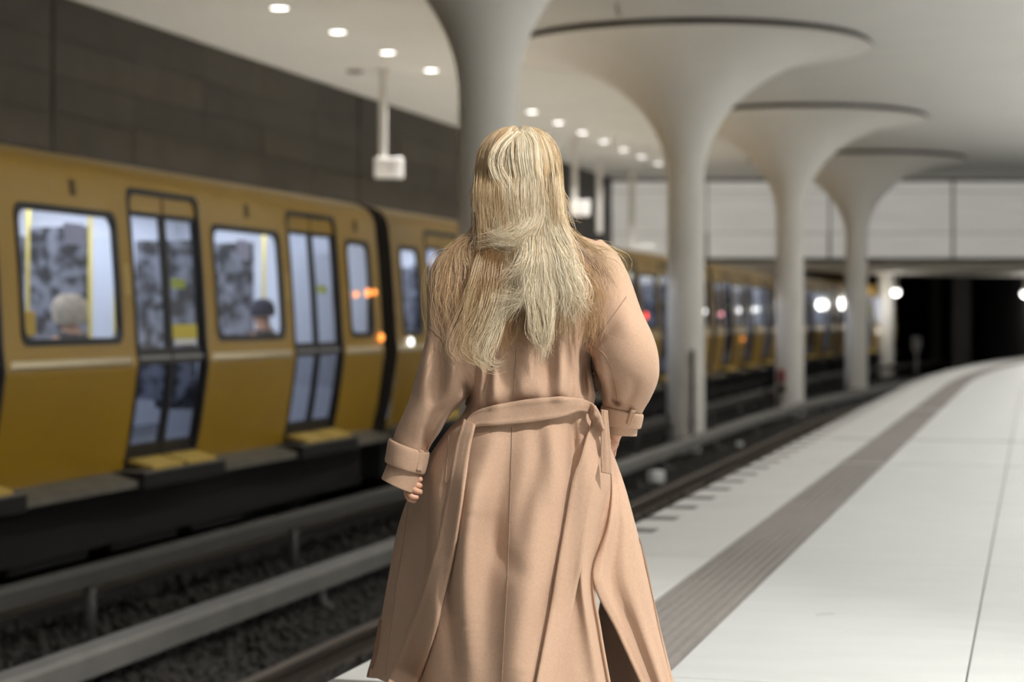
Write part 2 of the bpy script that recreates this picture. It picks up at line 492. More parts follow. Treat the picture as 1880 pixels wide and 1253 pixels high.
# ================================================================== DOWNLIGHTS
ORD = ['first', 'second', 'third', 'fourth', 'fifth', 'sixth', 'seventh', 'eighth', 'ninth', 'tenth', 'eleventh', 'twelfth', 'thirteenth', 'fourteenth', 'fifteenth', 'sixteenth']
ring_me = MB().lathe([(0.13, 0.0), (0.13, -0.004), (0.145, -0.012), (0.185, -0.012), (0.195, 0.0)], 32).mesh('trim_ring', M['white_paint'])
disc_me = MB().lathe([(0.0001, -0.004), (0.135, -0.004)], 32).mesh('diffuser', M['diffuser'])
def downlight(x, y, label, group, power, spread=110, size=0.27):
    t = empty('ceiling_downlight', (x, y, ZC), 0, label, 'ceiling light', group)
    for nm, me in (('trim_ring', ring_me), ('diffuser', disc_me)):
        o = bpy.data.objects.new(nm, me); COL.objects.link(o); o.parent = t
    L = bpy.data.lights.new('downlight_lamp', 'AREA'); L.shape = 'DISK'; L.size = size
    L.energy = power; L.color = (1.0, 0.975, 0.935); L.spread = math.radians(spread)
    lo = bpy.data.objects.new('lamp', L); COL.objects.link(lo); lo.parent = t; lo.location = (0, 0, -0.02)
    return t
XL = -2.345 * 4.8
yl0 = ground(507, 15, ZC)[1]
pitch = 2.555
n = 0
for i in range(-1, 13):
    y = yl0 + i * pitch
    if y > 63: break
    if i >= 0:
        lab = 'round recessed downlight over the train, %s from the left in the row' % ORD[i]
    else:
        lab = 'round recessed downlight over the train, just outside the picture at top left'
    downlight(XL, y, lab, 'downlights in a row over the train', ROW_POWER_LEFT)
for i in range(-7, 22):  # row added out of view to brighten the ceiling by bounce
    y = 1.6 + i * pitch
    downlight(5.2, y, 'added unseen downlight over the outer half of the platform, far right of the picture', 'added downlights over the outer platform', ROW_POWER_OUTER, 112)
for i in range(-3, 11):
    downlight(0.95, 1.0 + i * 5.1, 'round recessed downlight over the near platform, right of the picture', 'downlights over the near platform', ROW_POWER_RIGHT, 138, 0.16)

# key spotlight and its fixture, added outside the frame for hard light on the coat
def spotlight(x, y, target, power, label):
    t = empty('added_key_spotlight', (x, y, ZC), 0, label, 'spotlight')
    MB().lathe([(.09, 0), (.09, -.03), (.03, -.04), (.02, -.16)], 24).build('mount', M['white_paint'], t, True)
    d = (Vector(target) - Vector((x, y, ZC - .25))).normalized()
    q = d.to_track_quat('-Z', 'Y')
    h = MB().lathe([(.0001, .14), (.06, .13), (.075, .08), (.08, -.10), (.07, -.10), (.065, -.06), (.0001, -.06)], 24).build('lamp_head', M['white_paint'], t, True)
    h.location = (0, 0, -.25); h.rotation_mode = 'QUATERNION'; h.rotation_quaternion = q
    L = bpy.data.lights.new('spotlight_lamp', 'SPOT'); L.energy = power; L.color = (1.0, .975, .94)
    L.spot_size = math.radians(44); L.spot_blend = .6; L.shadow_soft_size = .06
    lo = bpy.data.objects.new('lamp', L); COL.objects.link(lo); lo.parent = t
    lo.location = Vector((0, 0, -.25)) + d * .13; lo.rotation_mode = 'QUATERNION'; lo.rotation_quaternion = q
spotlight(3.2, 2.1, (-1.2, 4.9, .9), SPOT_POWER, 'added unseen key spotlight above the near platform, right of the picture')

# ================================================================== HANGING CAMERA POLES
def pole(px, d, y_top_px, y_bot_px, label, w=0.13, box=None, cat='pole'):
    x, y = at_depth(px, d)
    z0 = zat(y_bot_px, d)
    t = empty('hanging_camera_pole', (x, y, z0), TH, label, cat)
    MB().bbox(-w / 2, w / 2, -w / 2, w / 2, 0.0, ZC - z0, 0.012).build('post', M['white_paint'], t)
    MB().bbox(-w * .9, w * .9, -w * .9, w * .9, ZC - z0 - 0.03, ZC - z0, 0.008).build('ceiling_plate', M['white_paint'], t)
    if box:
        x0, x1, y0p, y1p = box
        k = d / F
        MB().bbox((x0 - px) * k, (x1 - px) * k - 0.13, -0.16, 0.16, (y_bot_px - y1p) * k, (y_bot_px - y0p) * k, 0.03).build('housing', M['white_paint'], t)
        h = MB().bbox((x1 - px) * k - 0.14, (x1 - px) * k, -0.17, 0.17, (y_bot_px - y1p) * k - 0.01, (y_bot_px - y0p) * k + 0.01, 0.035).build('front_cap', M['cap_white'], t)
        MB().lathe([(0.001, 0), (0.03, 0.0), (0.035, 0.012), (0.02, 0.02)], 16).build('lens', M['grey'], t).matrix_local = Matrix.Translation(((x1 - px) * k - 0.24, -0.16, (y_bot_px - (y0p + y1p) / 2) * k)) @ Matrix.Rotation(math.pi / 2, 4, 'X')
    return t
M['cap_white'] = new_mat('cap_white', (0.85, 0.85, 0.84), 0.35)
pole(703, 36.8, 128, 312, 'white hanging pole with a camera box, left of the nearest column', 0.145, (688, 740, 291, 327))
pole(1055, 51.0, 255, 386, "white hanging pole with a camera box beside the woman's hair", 0.15, (1046, 1083, 369, 396))
pole(1100, 57.0, 300, 428, 'plain greyish hanging pole between two white hanging poles', 0.17)
t = pole(1160, 61.5, 305, 453, 'white hanging pole with a flat sign at its foot, before the pale facade', 0.20)
k = 61.5 / F
MB().bbox(0.12, 45 * k, -0.06, 0.06, -0.06, 0.10, 0.015).build('sign_panel', M['cap_white'], t)
MB().bbox(-0.15, 0.15, -0.08, 0.08, -0.08, 0.02, 0.015).build('foot_plate', M['white_paint'], t)
# small hook and smoke detectors on the ceiling
x, y = ground(1133, 8, ZC)
t = empty('ceiling_hook', (x, y, ZC), 0.3, 'small dark hook hanging from the ceiling above the second column', 'hook')
MB().tube([(0, 0, 0), (0, 0, -0.10), (0.01, 0, -0.14), (0.03, 0, -0.16), (0.05, 0, -0.145), (0.055, 0, -0.11)], 0.014).build('hook', M['gap'], t, True)
MB().lathe([(0.045, 0), (0.045, -0.012), (0.0001, -0.014)], 16).build('rose', M['cover'], t)
x, y = ground(652, 129, ZC)
t = empty('smoke_detector', (x, y, ZC), 0, 'flat greyish disc on the ceiling left of the camera pole', 'detector')
MB().lathe([(0.17, 0), (0.17, -0.03), (0.11, -0.06), (0.0001, -0.06)], 24).build('housing', M['cover'], t, True)
MB().lathe([(0.20, 0), (0.20, -0.012), (0.17, -0.014)], 24).build('base_ring', M['white_paint'], t, True)

# ================================================================== RAILS, COVERS AND TRACKSIDE
def rail(x, label, fn=bend, y1=90.0, top=-0.88):
    t = empty('running_rail', (0, 0, 0), 0, label, 'rail', 'running rails')
    yy = [Y_BACK + 2 * i for i in range(int((y1 - Y_BACK) / 2))]
    b = BED_Z + 0.0
    MB().sweep([(-.036, top - .05), (-.036, top - .006), (-.03, top), (.03, top), (.036, top - .006), (.036, top - .05)], yy, fn, x).build('head', M['rail'], t)
    MB().sweep([(-.065, b), (-.065, b + .015), (-.01, b + .03), (-.01, top - .05), (.01, top - .05), (.01, b + .03), (.065, b + .015), (.065, b)], yy, fn, x).build('web_and_foot', M['rail'], t)
    return t
rail(-4.30, 'steel running rail on the near track, the one farther from the platform')
rail(-2.86, 'steel running rail right under the platform edge')
rail(-7.45, 'near running rail beneath the yellow train', bend_far)
rail(-8.89, 'far running rail beneath the yellow train', bend_far)

def third_rail(x, top, w, h, fn, label, mat, y1, posts, foot):
    t = empty('third_rail', (0, 0, 0), 0, label, 'third rail', 'covered third rails beside the tracks')
    yy = [Y_BACK + 1.5 * i for i in range(int((y1 - Y_BACK) / 1.5))]
    s = [(-w / 2, top - h), (-w / 2 + .0, top - .03), (-w / 2 + .03, top), (w / 2 - .03, top), (w / 2, top - .03), (w / 2, top - h), (w / 2 - .03, top - h), (w / 2 - .03, top - .05), (-w / 2 + .03, top - .05), (-w / 2 + .03, top - h)]
    fix_normals(MB().sweep(s, yy, fn, x).build('cover', mat, t))
    MB().sweep([(-.03, top - h - .01), (-.03, top - .06), (.03, top - .06), (.03, top - h - .01)], yy, fn, x).build('conductor', M['rail'], t)
    for y in posts:
        p = fn(x, y)
        m = MB().tube([(p[0] + foot * .3, p[1], BED_Z), (p[0] + foot * .3, p[1], top - h * .5)], 0.04, 8)
        m.build('support_post', M['post_grey'], t, True)
        m = MB().tube([(p[0] + foot * .3, p[1], BED_Z + .16), (p[0] + foot * .5, p[1], BED_Z + .06), (p[0] + foot * 1.3, p[1], BED_Z + .03)], [.03, .035, .03], 8)
        m.build('foot_bracket', M['post_grey'], t, True)
    return t
M['post_grey'] = new_mat('grey_post', (0.11, 0.105, 0.10), 0.6)
y1p = [ground(600, 1100, -0.95)[1] + k * 4.6 for k in range(-2, 13)]
third_rail(-5.26, -0.72, 0.20, 0.15, bend, 'light grey covered third rail in front of the columns, nearer the platform', M['cover'], 88, y1p, 0.16)
y2p = [ground(180, 1100, -0.75)[1] + k * 3.72 for k in range(-2, 18)]
third_rail(-6.25, -0.52, 0.13, 0.13, bend_far, 'darker covered third rail on posts close beside the train', M['cover_dark'], 82, y2p, 0.02)

# white insulators lying along the near third rail
for i, (px, py, s) in enumerate(((1275, 823, 1.0), (1205, 876, 1.15), (1255, 826, .7), (1470, 757, .8), (1358, 812, .6))):
    x, y = ground(px, py, -0.93)
    t = empty('rail_insulator', (x, y, BED_Z), rng.uniform(0, 3), ["white insulator block just in front of the second column's foot", "pale crumpled block on the track bed right beside the woman's sleeve", 'smaller pale block left of the white insulator by the second column', "white insulator block near the third column's foot", 'small pale block on the ballast between second and third columns'][i], 'insulator')
    MB().bbox(-.09 * s, .09 * s, -.06 * s, .06 * s, .05, .05 + .14 * s, .02).build('block', M['insul'] if 'insul' in M else M['cap_white'], t)
    MB().lathe([(.05 * s, 0), (.05 * s, .06), (.03 * s, .07)], 12).build('stem', M['cover'], t)

# ballast stones: nobody could count them
def ballast():
    bm = bmesh.new(); bmesh.ops.create_icosphere(bm, subdivisions=1, radius=1.0)
    base = np.array([v.co[:] for v in bm.verts]); fc = np.array([[v.index for v in f.verts] for f in bm.faces]); bm.free()
    pts = []
    r = np.random.default_rng(5)
    def strip(xa, xb, ya, yb, n, fn):
        for x, y in zip(r.uniform(xa, xb, n), r.uniform(ya, yb, n)):
            if any(math.hypot(x - c.location.x, y - c.location.y) < .45 for c in column) or min(abs(x - q) for q in (-4.30, -2.86)) < .11: continue
            q = fn(x, y); pts.append((q[0], q[1], BED_Z + r.uniform(-0.02, 0.035) + (0.05 if xa > -5.2 else 0.02), r.uniform(0.022, 0.05)))
    strip(-5.9, -2.3, 4.0, 16, 13000, bend)
    strip(-5.9, -2.3, 16, 40, 7000, bend)
    strip(-7.0, -5.9, 6, 30, 2600, bend)
    P = np.array(pts); n = len(P); nv = len(base)
    sc = P[:, 3][:, None, None] * (1 + r.uniform(-.35, .35, (n, nv, 3)))
    V = base[None] * sc + P[:, None, :3]
    Fq = (fc[None] + (np.arange(n) * nv)[:, None, None]).reshape(-1, 3)
    me = bpy.data.meshes.new('ballast')
    me.from_pydata(V.reshape(-1, 3).tolist(), [], Fq.tolist()); me.update()
    o = link_mesh('ballast', me, M['ballast'])
    tag(o, 'dark crushed stone ballast along the near track', 'ballast', kind='stuff')
ballast()

# signal post beyond the columns and the tunnel lamps
d = 62.0
x, y = at_depth(1683, d)
t = empty('signal_post', (x, y, BED_Z), TH, 'thin trackside post with a pale square board before the dark tunnel', 'signal')
k = d / F
MB().tube([(0, 0, 0), (0, 0, zat(645, d) - BED_Z)], 0.045, 10).build('post', M['cover'], t, True)
MB().bbox(-9 * k, 9 * k, -.04, .04, zat(646, d) - BED_Z, zat(619, d) - BED_Z, .03).build('board', M['cover'], t)
MB().bbox(-.14, .14, -.14, .14, 0, .08, .02).build('foot', M['bracket'], t)
for px, py, d, lab in ((1645, 537, 68.5, 'glowing round tunnel lamp right of the slim round pillar'), (1882, 540, 72.0, 'glowing tunnel lamp cut by the right edge of the picture')):
    x, y = at_depth(px, d)
    z = zat(py, d)
    t = empty('tunnel_lamp', (x, y, z), 0, lab, 'lamp')
    MB().lathe([(0.0001, -.12), (.08, -.105), (.13, -.05), (.145, .02), (.12, .10), (.0001, .10)], 24).build('globe', M['bulb'], t, True)
    MB().lathe([(.125, .09), (.13, .13), (.08, .20), (.05, .24), (.05, ZB0 - z + .04)], 20).build('holder', M['cover'], t, True)
    L = bpy.data.lights.new('tunnel_lamp_light', 'POINT'); L.energy = 60; L.shadow_soft_size = 0.2; L.color = (1, .97, .9)
    lo = bpy.data.objects.new('lamp', L); COL.objects.link(lo); lo.parent = t; lo.location = (0, -0.25, -0.25)

# sign box behind the train at the left edge
d = 27.0
x, y = at_depth(8, d); k = d / F
t = empty('platform_sign', (x, y, 0), TH, 'small cream sign box with a yellow band at the left edge above the train', 'sign')
z1, z0 = zat(232, d), zat(262, d)
MB().bbox(-20 * k, 13 * k, -.08, .08, z0, z1, .02).build('sign_case', M['white_paint'], t)
MB().box(-20 * k, 4 * k, -.085, -.07, zat(250, d), zat(238, d)).build('yellow_band', M['step'], t)
MB().tube([(-3 * k, 0, 0), (-3 * k, 0, z0 + .02)], .05, 10).build('post', M['grey'], t, True)
MB().bbox(-3 * k - .15, -3 * k + .15, -.15, .15, 0, .03, .01).build('base_plate', M['grey'], t)
# ================================================================== YELLOW SUBWAY TRAIN
SIDE_X = -6.85
CARL = 10.5
PROF = [(-.10, -.15), (0, -.115), (.2, -.07), (.5, -.022), (.70, .004), (.78, .016), (.83, .018), (.86, .014), (.90, .001), (.95, -.002), (1.1, -.008), (1.4, -.026), (1.8, -.056), (2.2, -.094), (2.29, -.125), (2.36, -.185), (2.41, -.28), (2.445, -.42), (2.47, -.7), (2.485, -1.0), (2.49, -1.3)]
PZ = [p[0] for p in PROF]; PX = [p[1] for p in PROF]
def side(z):
    return float(np.interp(z, PZ, PX))

def patch(mb, y0, y1, z0, z1, off, ny=1, nz=6):
    v, f = [], []
    for i in range(ny + 1):
        for j in range(nz + 1):
            z = z0 + (z1 - z0) * j / nz
            v.append((side(z) + off, y0 + (y1 - y0) * i / ny, z))
    for i in range(ny):
        for j in range(nz):
            a = i * (nz + 1) + j
            f.append((a, a + nz + 1, a + nz + 2, a + 1))
    return mb.add(v, f)

def slab_patch(mb, y0, y1, z0, z1, off, th, nz=6):
    v, f = [], []
    for o in (off, off - th):
        for y in (y0, y1):
            for j in range(nz + 1):
                z = z0 + (z1 - z0) * j / nz
                v.append((side(z) + o, y, z))
    n = nz + 1
    for j in range(nz):
        f.append((j, n + j, n + j + 1, j + 1))
        f.append((2 * n + j, 2 * n + j + 1, 3 * n + j + 1, 3 * n + j))
        f.append((j, j + 1, 2 * n + j + 1, 2 * n + j))
        f.append((n + j, 3 * n + j, 3 * n + j + 1, n + j + 1))
    f.append((0, 2 * n, 3 * n, n)); f.append((nz, n + nz, 3 * n + nz, 2 * n + nz))
    return mb.add(v, f)

def rrect(y0, y1, z0, z1, r, n=6, bottom_r=None):
    pts = []
    rb = r if bottom_r is None else bottom_r
    for cy, cz, a0, rr in ((y1 - r, z1 - r, 0, r), (y0 + r, z1 - r, 90, r), (y0 + rb, z0 + rb, 180, rb), (y1 - rb, z0 + rb, 270, rb)):
        for i in range(n + 1):
            a = math.radians(a0 + 90 * i / n)
            pts.append((cy + rr * math.cos(a), cz + rr * math.sin(a)))
    return pts

def ring_frame(y0, y1, z0, z1, r, w, off, th, bottom_r=None):
    """rounded rubber frame that follows the curved side; straight runs subdivided"""
    def dense(p):
        out = []
        for i in range(len(p)):
            a, b = p[i], p[(i + 1) % len(p)]
            L = math.hypot(b[0] - a[0], b[1] - a[1])
            m = max(1, int(L / 0.18))
            if L < 0.06: m = 1
            for k in range(m):
                out.append((a[0] + (b[0] - a[0]) * k / m, a[1] + (b[1] - a[1]) * k / m))
        return out
    cy, cz = (y0 + y1) / 2, (z0 + z1) / 2
    outer = dense(rrect(y0, y1, z0, z1, r, 6, bottom_r))
    inner = []
    for (y, z) in outer:
        hy, hz = (y1 - y0) / 2, (z1 - z0) / 2
        inner.append((cy + (y - cy) * (hy - w) / hy, cz + (z - cz) * (hz - w) / hz))
    n = len(outer); v = []
    for lay, o in ((outer, off), (inner, off), (outer, off - th), (inner, off - th)):
        for (y, z) in lay:
            v.append((side(z) + o, y, z))
    f = []
    for i in range(n):
        j = (i + 1) % n
        f += [(i, n + i, n + j, j), (2 * n + i, 2 * n + j, 3 * n + j, 3 * n + i), (i, j, 2 * n + j, 2 * n + i), (n + i, 3 * n + i, 3 * n + j, n + j)]
    return v, f

# layout of one car along y (0..CARL)
DOORS = [(1.25, 2.57), (4.60, 5.92), (7.93, 9.25)]
WINS = [(0.25, 0.98), (2.83, 4.38), (6.15, 7.72), (9.50, 10.24)]
WZ0, WZ1 = 0.97, 2.0
DZ0, DZ1 = 0.06, 2.20

def make_car():
    car = empty('subway_car', (SIDE_X, 0, 0))
    # --- outer shell of the near side: a grid with real openings
    cuts = sorted({0.0, CARL, *[q for a in DOORS for q in a], *[q for w in WINS for q in (w[0] + .035, w[1] - .035)]})
    zs = sorted({-.10, 0, .06, .2, .35, .5, .62, .70, .74, .78, .805, .83, .845, .86, .88, .90, .95, WZ0 + .035, 1.2, 1.4, 1.6, 1.8, WZ1 - .035, 2.1, DZ1, 2.25, 2.29, 2.33, 2.36, 2.39, 2.41, 2.445, 2.47, 2.485, 2.49})
    W = 2.6
    mb = MB(); idx = {}
    def vid(y, z, mir):
        k = (round(y, 4), round(z, 4), mir)
        if k not in idx:
            x = side(z)
            mb.v.append((x if not mir else -W - x, y, z)); idx[k] = len(mb.v) - 1
        return idx[k]
    def hole(yc, zc):
        for a, b in DOORS:
            if a < yc < b and zc < DZ1: return True
        for a, b in WINS:
            if a < yc < b and WZ0 + .03 < zc < WZ1 - .03: return True
        return False
    for i in range(len(cuts) - 1):
        for j in range(len(zs) - 1):
            yc, zc = (cuts[i] + cuts[i + 1]) / 2, (zs[j] + zs[j + 1]) / 2
            if not hole(yc, zc):
                mb.f.append((vid(cuts[i], zs[j], 0), vid(cuts[i + 1], zs[j], 0), vid(cuts[i + 1], zs[j + 1], 0), vid(cuts[i], zs[j + 1], 0)))
    shell = mb.build('side_and_roof', M['yellow'], car, True)
    # far side and far half of the roof
    mb = MB()
    zz = [-.10, .3, .8, 1.0, 1.8, 2.2, 2.29, 2.36, 2.41, 2.445, 2.47, 2.485, 2.49]
    v = [(-W - side(z), y, z) for y in (0, CARL) for z in zz]; n = len(zz)
    mb.add(v, [(j, j + 1, n + j + 1, n + j) for j in range(n - 1)])
    mb.build('far_side', M['yellow'], car, True)
    # end walls with gangway opening
    for ye, s in ((0.0, 1), (CARL, -1)):
        mb = MB()
        ring = [(side(z) - .0, z) for z in zz] + [(-W - side(z), z) for z in zz[::-1]]
        inr = [(-.75 if x > -1.3 else -1.85, min(max(z, .05), 2.15)) for x, z in ring]
        v = [(x, ye + s * 0.0, z) for x, z in ring] + [(x, ye + s * .02, z) for x, z in inr]
        n = len(ring)
        mb.add(v, [(i, (i + 1) % n, n + (i + 1) % n, n + i) for i in range(n)])
        mb.build('end_wall', M['end_dark'], car)
        MB().box(-2.42, -.16, min(ye + s * .04, ye + s * .06), max(ye + s * .04, ye + s * .06), .02, 2.28).build('end_lining', M['inside'], car)
    # --- windows
    for a, b in WINS:
        v, f = ring_frame(a, b, WZ0, WZ1, .10, .052, .008, .04)
        fr = fix_normals(make('window', v, f, M['black'], car))
        patch(MB(), a + .04, b - .04, WZ0 + .04, WZ1 - .04, -.012, 1, 6).build('pane', M['glass'], fr, True)
    # --- double doors
    for (a, b) in DOORS:
        v, f = ring_frame(a - .012, b + .012, DZ0 - .05, DZ1 + .015, .09, .05, .006, .05, .03)
        fix_normals(make('door_surround', v, f, M['black'], car))
        mid = (a + b) / 2
        for (p, q, st) in ((a + .035, mid - .006, 0), (mid + .006, b - .035, 1)):
            e = .045
            mb = MB()
            slab_patch(mb, p, p + e, DZ0, DZ1 - .03, -.02, .03, 14)
            slab_patch(mb, q - e, q, DZ0, DZ1 - .03, -.02, .03, 14)
            for z0, z1 in ((DZ0, DZ0 + .10), (.80, .93), (1.99, 2.03)):
                slab_patch(mb, p + e, q - e, z0, z1, -.02, .03, 2)
            dl = mb.build('door', M['black'], car)
            patch(MB(), p + e, q - e, .93, 1.99, -.035, 1, 6).build('upper_glass', M['glass_door'], dl, True)
            patch(MB(), p + e, q - e, DZ0 + .10, .80, -.035, 1, 5).build('lower_glass', M['glass_dark'], dl, True)
            slab_patch(MB(), p + .012, q - .012, 2.03, DZ1 - .005, -.012, .03, 2).build('top_panel', M['yellow'], dl)
            slab_patch(MB(), p + .02, q - .02, .842, .868, -.012, .02, 1).build('grip_strip', M['grey'], dl)
            # folding yellow step plate
            s = MB()
            x0, x1 = -.12, .12
            yc0, yc1 = p + .03, q - .03
            s.add([(x0, yc0, .055), (x1, yc0, -.005), (x1, yc1, -.005), (x0, yc1, .055), (x0, yc0, .02), (x1, yc0, -.03), (x1, yc1, -.03), (x0, yc1, .02)],
                  [(0, 1, 2, 3), (7, 6, 5, 4), (0, 4, 5, 1), (1, 5, 6, 2), (2, 6, 7, 3), (3, 7, 4, 0)])
            s.build('step_plate', M['step'], car)
        MB().bbox(-.30, .14, a - .16, b + .1, -.17, -.035, .012).build('step_case', M['under'], car)
        MB().bbox(-.2, .145, a - .14, b + .08, -.05, -.032, .004).build('step_lip', M['skirt'], car)
        # green and yellow door sticker
        if a > 4:
            mb = MB(); patch(mb, mid + .10, mid + .36, 1.42, 1.50, -.030, 1, 1); mb.build('door_sticker', M['sticker_green'], car)
        else:
            mb = MB(); patch(mb, mid + .30, mid + .48, 1.40, 1.48, -.030, 1, 1); mb.build('door_sticker', M['sticker_green'], car)
    # grey sloping ledges between the doors
    for a, b in ((.05, 1.05), (2.72, 4.42), (6.07, 7.75), (9.4, 10.45)):
        mb = MB(); x0, x1 = -.16, .10
        mb.add([(x0, a, -.03), (x1, a, -.10), (x1, b, -.10), (x0, b, -.03), (x0, a, -.2), (x1, a, -.15), (x1, b, -.15), (x0, b, -.2)],
               [(0, 1, 2, 3), (7, 6, 5, 4), (0, 4, 5, 1), (1, 5, 6, 2), (2, 6, 7, 3), (3, 7, 4, 0)])
        mb.build('sill_ledge', M['skirt'], car)
    # metal strip added to stand in for the waist highlight, broken by the doors
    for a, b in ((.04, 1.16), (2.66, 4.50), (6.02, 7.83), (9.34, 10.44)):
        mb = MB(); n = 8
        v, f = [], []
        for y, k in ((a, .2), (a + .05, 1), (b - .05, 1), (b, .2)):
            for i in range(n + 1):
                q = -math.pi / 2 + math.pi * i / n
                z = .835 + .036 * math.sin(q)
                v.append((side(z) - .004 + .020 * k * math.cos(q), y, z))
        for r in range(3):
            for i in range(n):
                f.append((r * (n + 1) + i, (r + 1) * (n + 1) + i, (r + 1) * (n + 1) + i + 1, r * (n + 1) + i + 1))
        mb.add(v, f); mb.build('highlight_strip', M['highlight_metal'], car, True)
    # small dark plates above the windows, stickers
    for yc in (3.72, 6.98, 9.86):
        slab_patch(MB(), yc - .045, yc + .045, 2.09, 2.21, .006, .012, 2).build('number_plate', M['plate'], car)
        
    patch(MB(), 3.55, 3.86, 1.72, 1.88, -.006, 1, 1).build('window_sticker', M['sticker_blue'], car)
    patch(MB(), 6.72, 6.98, 1.70, 1.88, -.006, 1, 1).build('window_sticker', M['sticker_blue'], car)
    patch(MB(), 2.90, 3.05, 1.05, 1.22, -.006, 1, 1).build('window_sticker', M['step'], car)
    for yc in (1.12, 4.50, 7.83):
        patch(MB(), yc - .05, yc + .05, 1.35, 1.6, .004, 1, 1).build('side_notice', M['notice'], car)
    # underframe, bogies
    MB().box(-2.35, -.22, .1, CARL - .1, -.62, -.09).build('underframe', M['under'], car)
    for yb in (1.9, 8.6):
        bg = MB().box(-2.1, -.42, yb - .95, yb + .95, -.72, -.50).build('bogie', M['under'], car)
        for dy in (-.65, .65):
            for xw in (-.60, -2.04):
                w = MB().lathe([(.0001, -.06), (.36, -.06), (.36, .06), (.0001, .06)], 20).build('wheel', M['under'], bg, True)
                w.matrix_local = Matrix.Translation((xw, yb + dy, -.52)) @ Matrix.Rotation(math.pi / 2, 4, 'Y')
    for a, b in ((3.1, 4.3), (4.7, 5.9), (6.2, 7.3)):
        MB().bbox(-.75, -.26, a, b, -.7, -.2, .02).build('equipment_box', M['under'], car)
    # --- interior
    MB().box(-2.45, -.14, .03, CARL - .03, -.02, .02).build('cabin_floor', M['inside_floor'], car)
    MB().box(-2.40, -.34, .03, CARL - .03, 2.28, 2.30).build('cabin_ceiling', M['inside'], car)
    for y0, y1 in ((.4, 3.3), (3.7, 6.8), (7.2, 10.1)):
        MB().box(-1.0, -.72, y0, y1, 2.24, 2.275).build('strip_light', M['strip'], car)
        MB().box(-1.95, -1.67, y0, y1, 2.24, 2.275).build('strip_light', M['strip'], car)
    # far interior wall with windows and doors of its own
    mb = MB(); mb.box(-2.44, -2.40, .03, CARL - .03, .02, 2.28); mb.build('far_lining', M['inside'], car)
    for a, b in DOORS:
        MB().box(-2.40, -2.385, a + .08, b - .08, .1, 2.0).build('far_door', M['far_door'], car)
    for a, b in WINS[1:3]:
        MB().box(-2.40, -2.38, a + .02, b - .02, 1.0, 1.95).build('far_window', M['mottle'], car)
    # long benches along both sides, draught screens at the doors, poles
    for a, b in ((2.75, 4.45), (6.05, 7.8)):
        for xs, sgn in ((-.14, 1), (-2.28, -1)):
            bn = MB().bbox(min(xs, xs - .42 * sgn), max(xs, xs - .42 * sgn), a, b, .38, .50, .03).build('bench', M['seat'], car)
            MB().bbox(min(xs + .07 * sgn, xs), max(xs + .07 * sgn, xs), a, b, .46, .92, .03).build('bench_back', M['seat'], bn)
            MB().box(min(xs, xs - .3 * sgn), max(xs, xs - .3 * sgn), a, b, .02, .38).build('bench_box', M['inside'], bn)
    for i, (a, b) in enumerate(DOORS):
        # a white screen before each door and a mottled one after it
        sw = MB().box(-.90, -.40, a - .07, a - .04, .46, 1.90).build('draught_screen', M['mottle'], car)
        sd = MB().box(-.72, -.16, b + .11, b + .14, .46, 1.85).build('draught_screen', M['mottle'] if i < 2 else M['inside'], car)
        for y in (a - .055, b + .125):
            MB().tube([(-.92, y, .02), (-.92, y, 2.28)], .02, 8).build('grab_pole', M['pole'], car, True)
    for y in (3.0, 6.3):
        MB().tube([(-1.3, y, .02), (-1.3, y, 2.28)], .02, 8).build('grab_pole', M['pole'], car, True)
    return car

M['highlight_metal'] = new_mat('pale_highlight_strip', (0.80, 0.68, 0.46), 0.28, 0.5)  # pale metal for the added waist highlight
M['end_dark'] = new_mat('car_end_grey', (0.05, 0.042, 0.035), 0.6)
M['glass_dark'] = glass_mat('dark_door_glass', (0.45, 0.48, 0.55))
M['sticker_green'] = new_mat('green_sticker', (0.42, 0.50, 0.08), 0.5)
M['sticker_blue'] = new_mat('blue_sticker', (0.45, 0.48, 0.72), 0.5)
M['notice'] = new_mat('notice_on_yellow', (0.55, 0.38, 0.12), 0.6)
M['plate'] = new_mat('dark_plate', (0.09, 0.055, 0.015), 0.6)
M['far_door'] = new_mat('far_door_grey', (0.62, 0.67, 0.78), 0.5)
car0 = make_car()
starts = [9.15, 20.12, 31.1, 42.1, 53.1, 64.1]
clab = ['nearest yellow subway car, filling the left of the picture',
        'second yellow subway car, behind the nearest column',
        'third yellow subway car, partly behind the woman and the second column',
        'fourth yellow subway car, between the second and third columns',
        'fifth yellow subway car, seen right of the third column',
        'last yellow subway car, disappearing into the tunnel behind the farthest column']
cars = []
for i, y in enumerate(starts):
    c = car0 if i == 0 else copy_tree(car0)
    p, q = bend_far(SIDE_X, y), bend_far(SIDE_X, y + CARL)
    c.location = (p[0], p[1], 0)
    c.rotation_euler = (0, 0, -math.atan2(q[0] - p[0], q[1] - p[1]))
    tag(c, clab[i], 'train car', 'yellow subway cars')
    cars.append(c)
M['bright_yellow'] = new_mat('bright_yellow_sign', (0.72, 0.58, 0.05), 0.4)
patch(MB(), 5.33, 5.80, 1.00, 1.12, -.028, 1, 2).build('door_notice', M['bright_yellow'], cars[0])
patch(MB(), 5.36, 5.78, .955, .995, -.028, 1, 1).build('door_notice', M['cap_white'], cars[0])
# gangway bellows belong to the car in front of them
for i, c in enumerate(cars[:-1]):
    for k in range(5):
        y = CARL + .05 + k * .085
        w = MB()
        s = .0 if k % 2 else .06
        w.box(-2.25 + s, -.28 - s, y, y + .07, -.1, 2.2 - s)
        w.build('bellows_fold', M['under'], c)

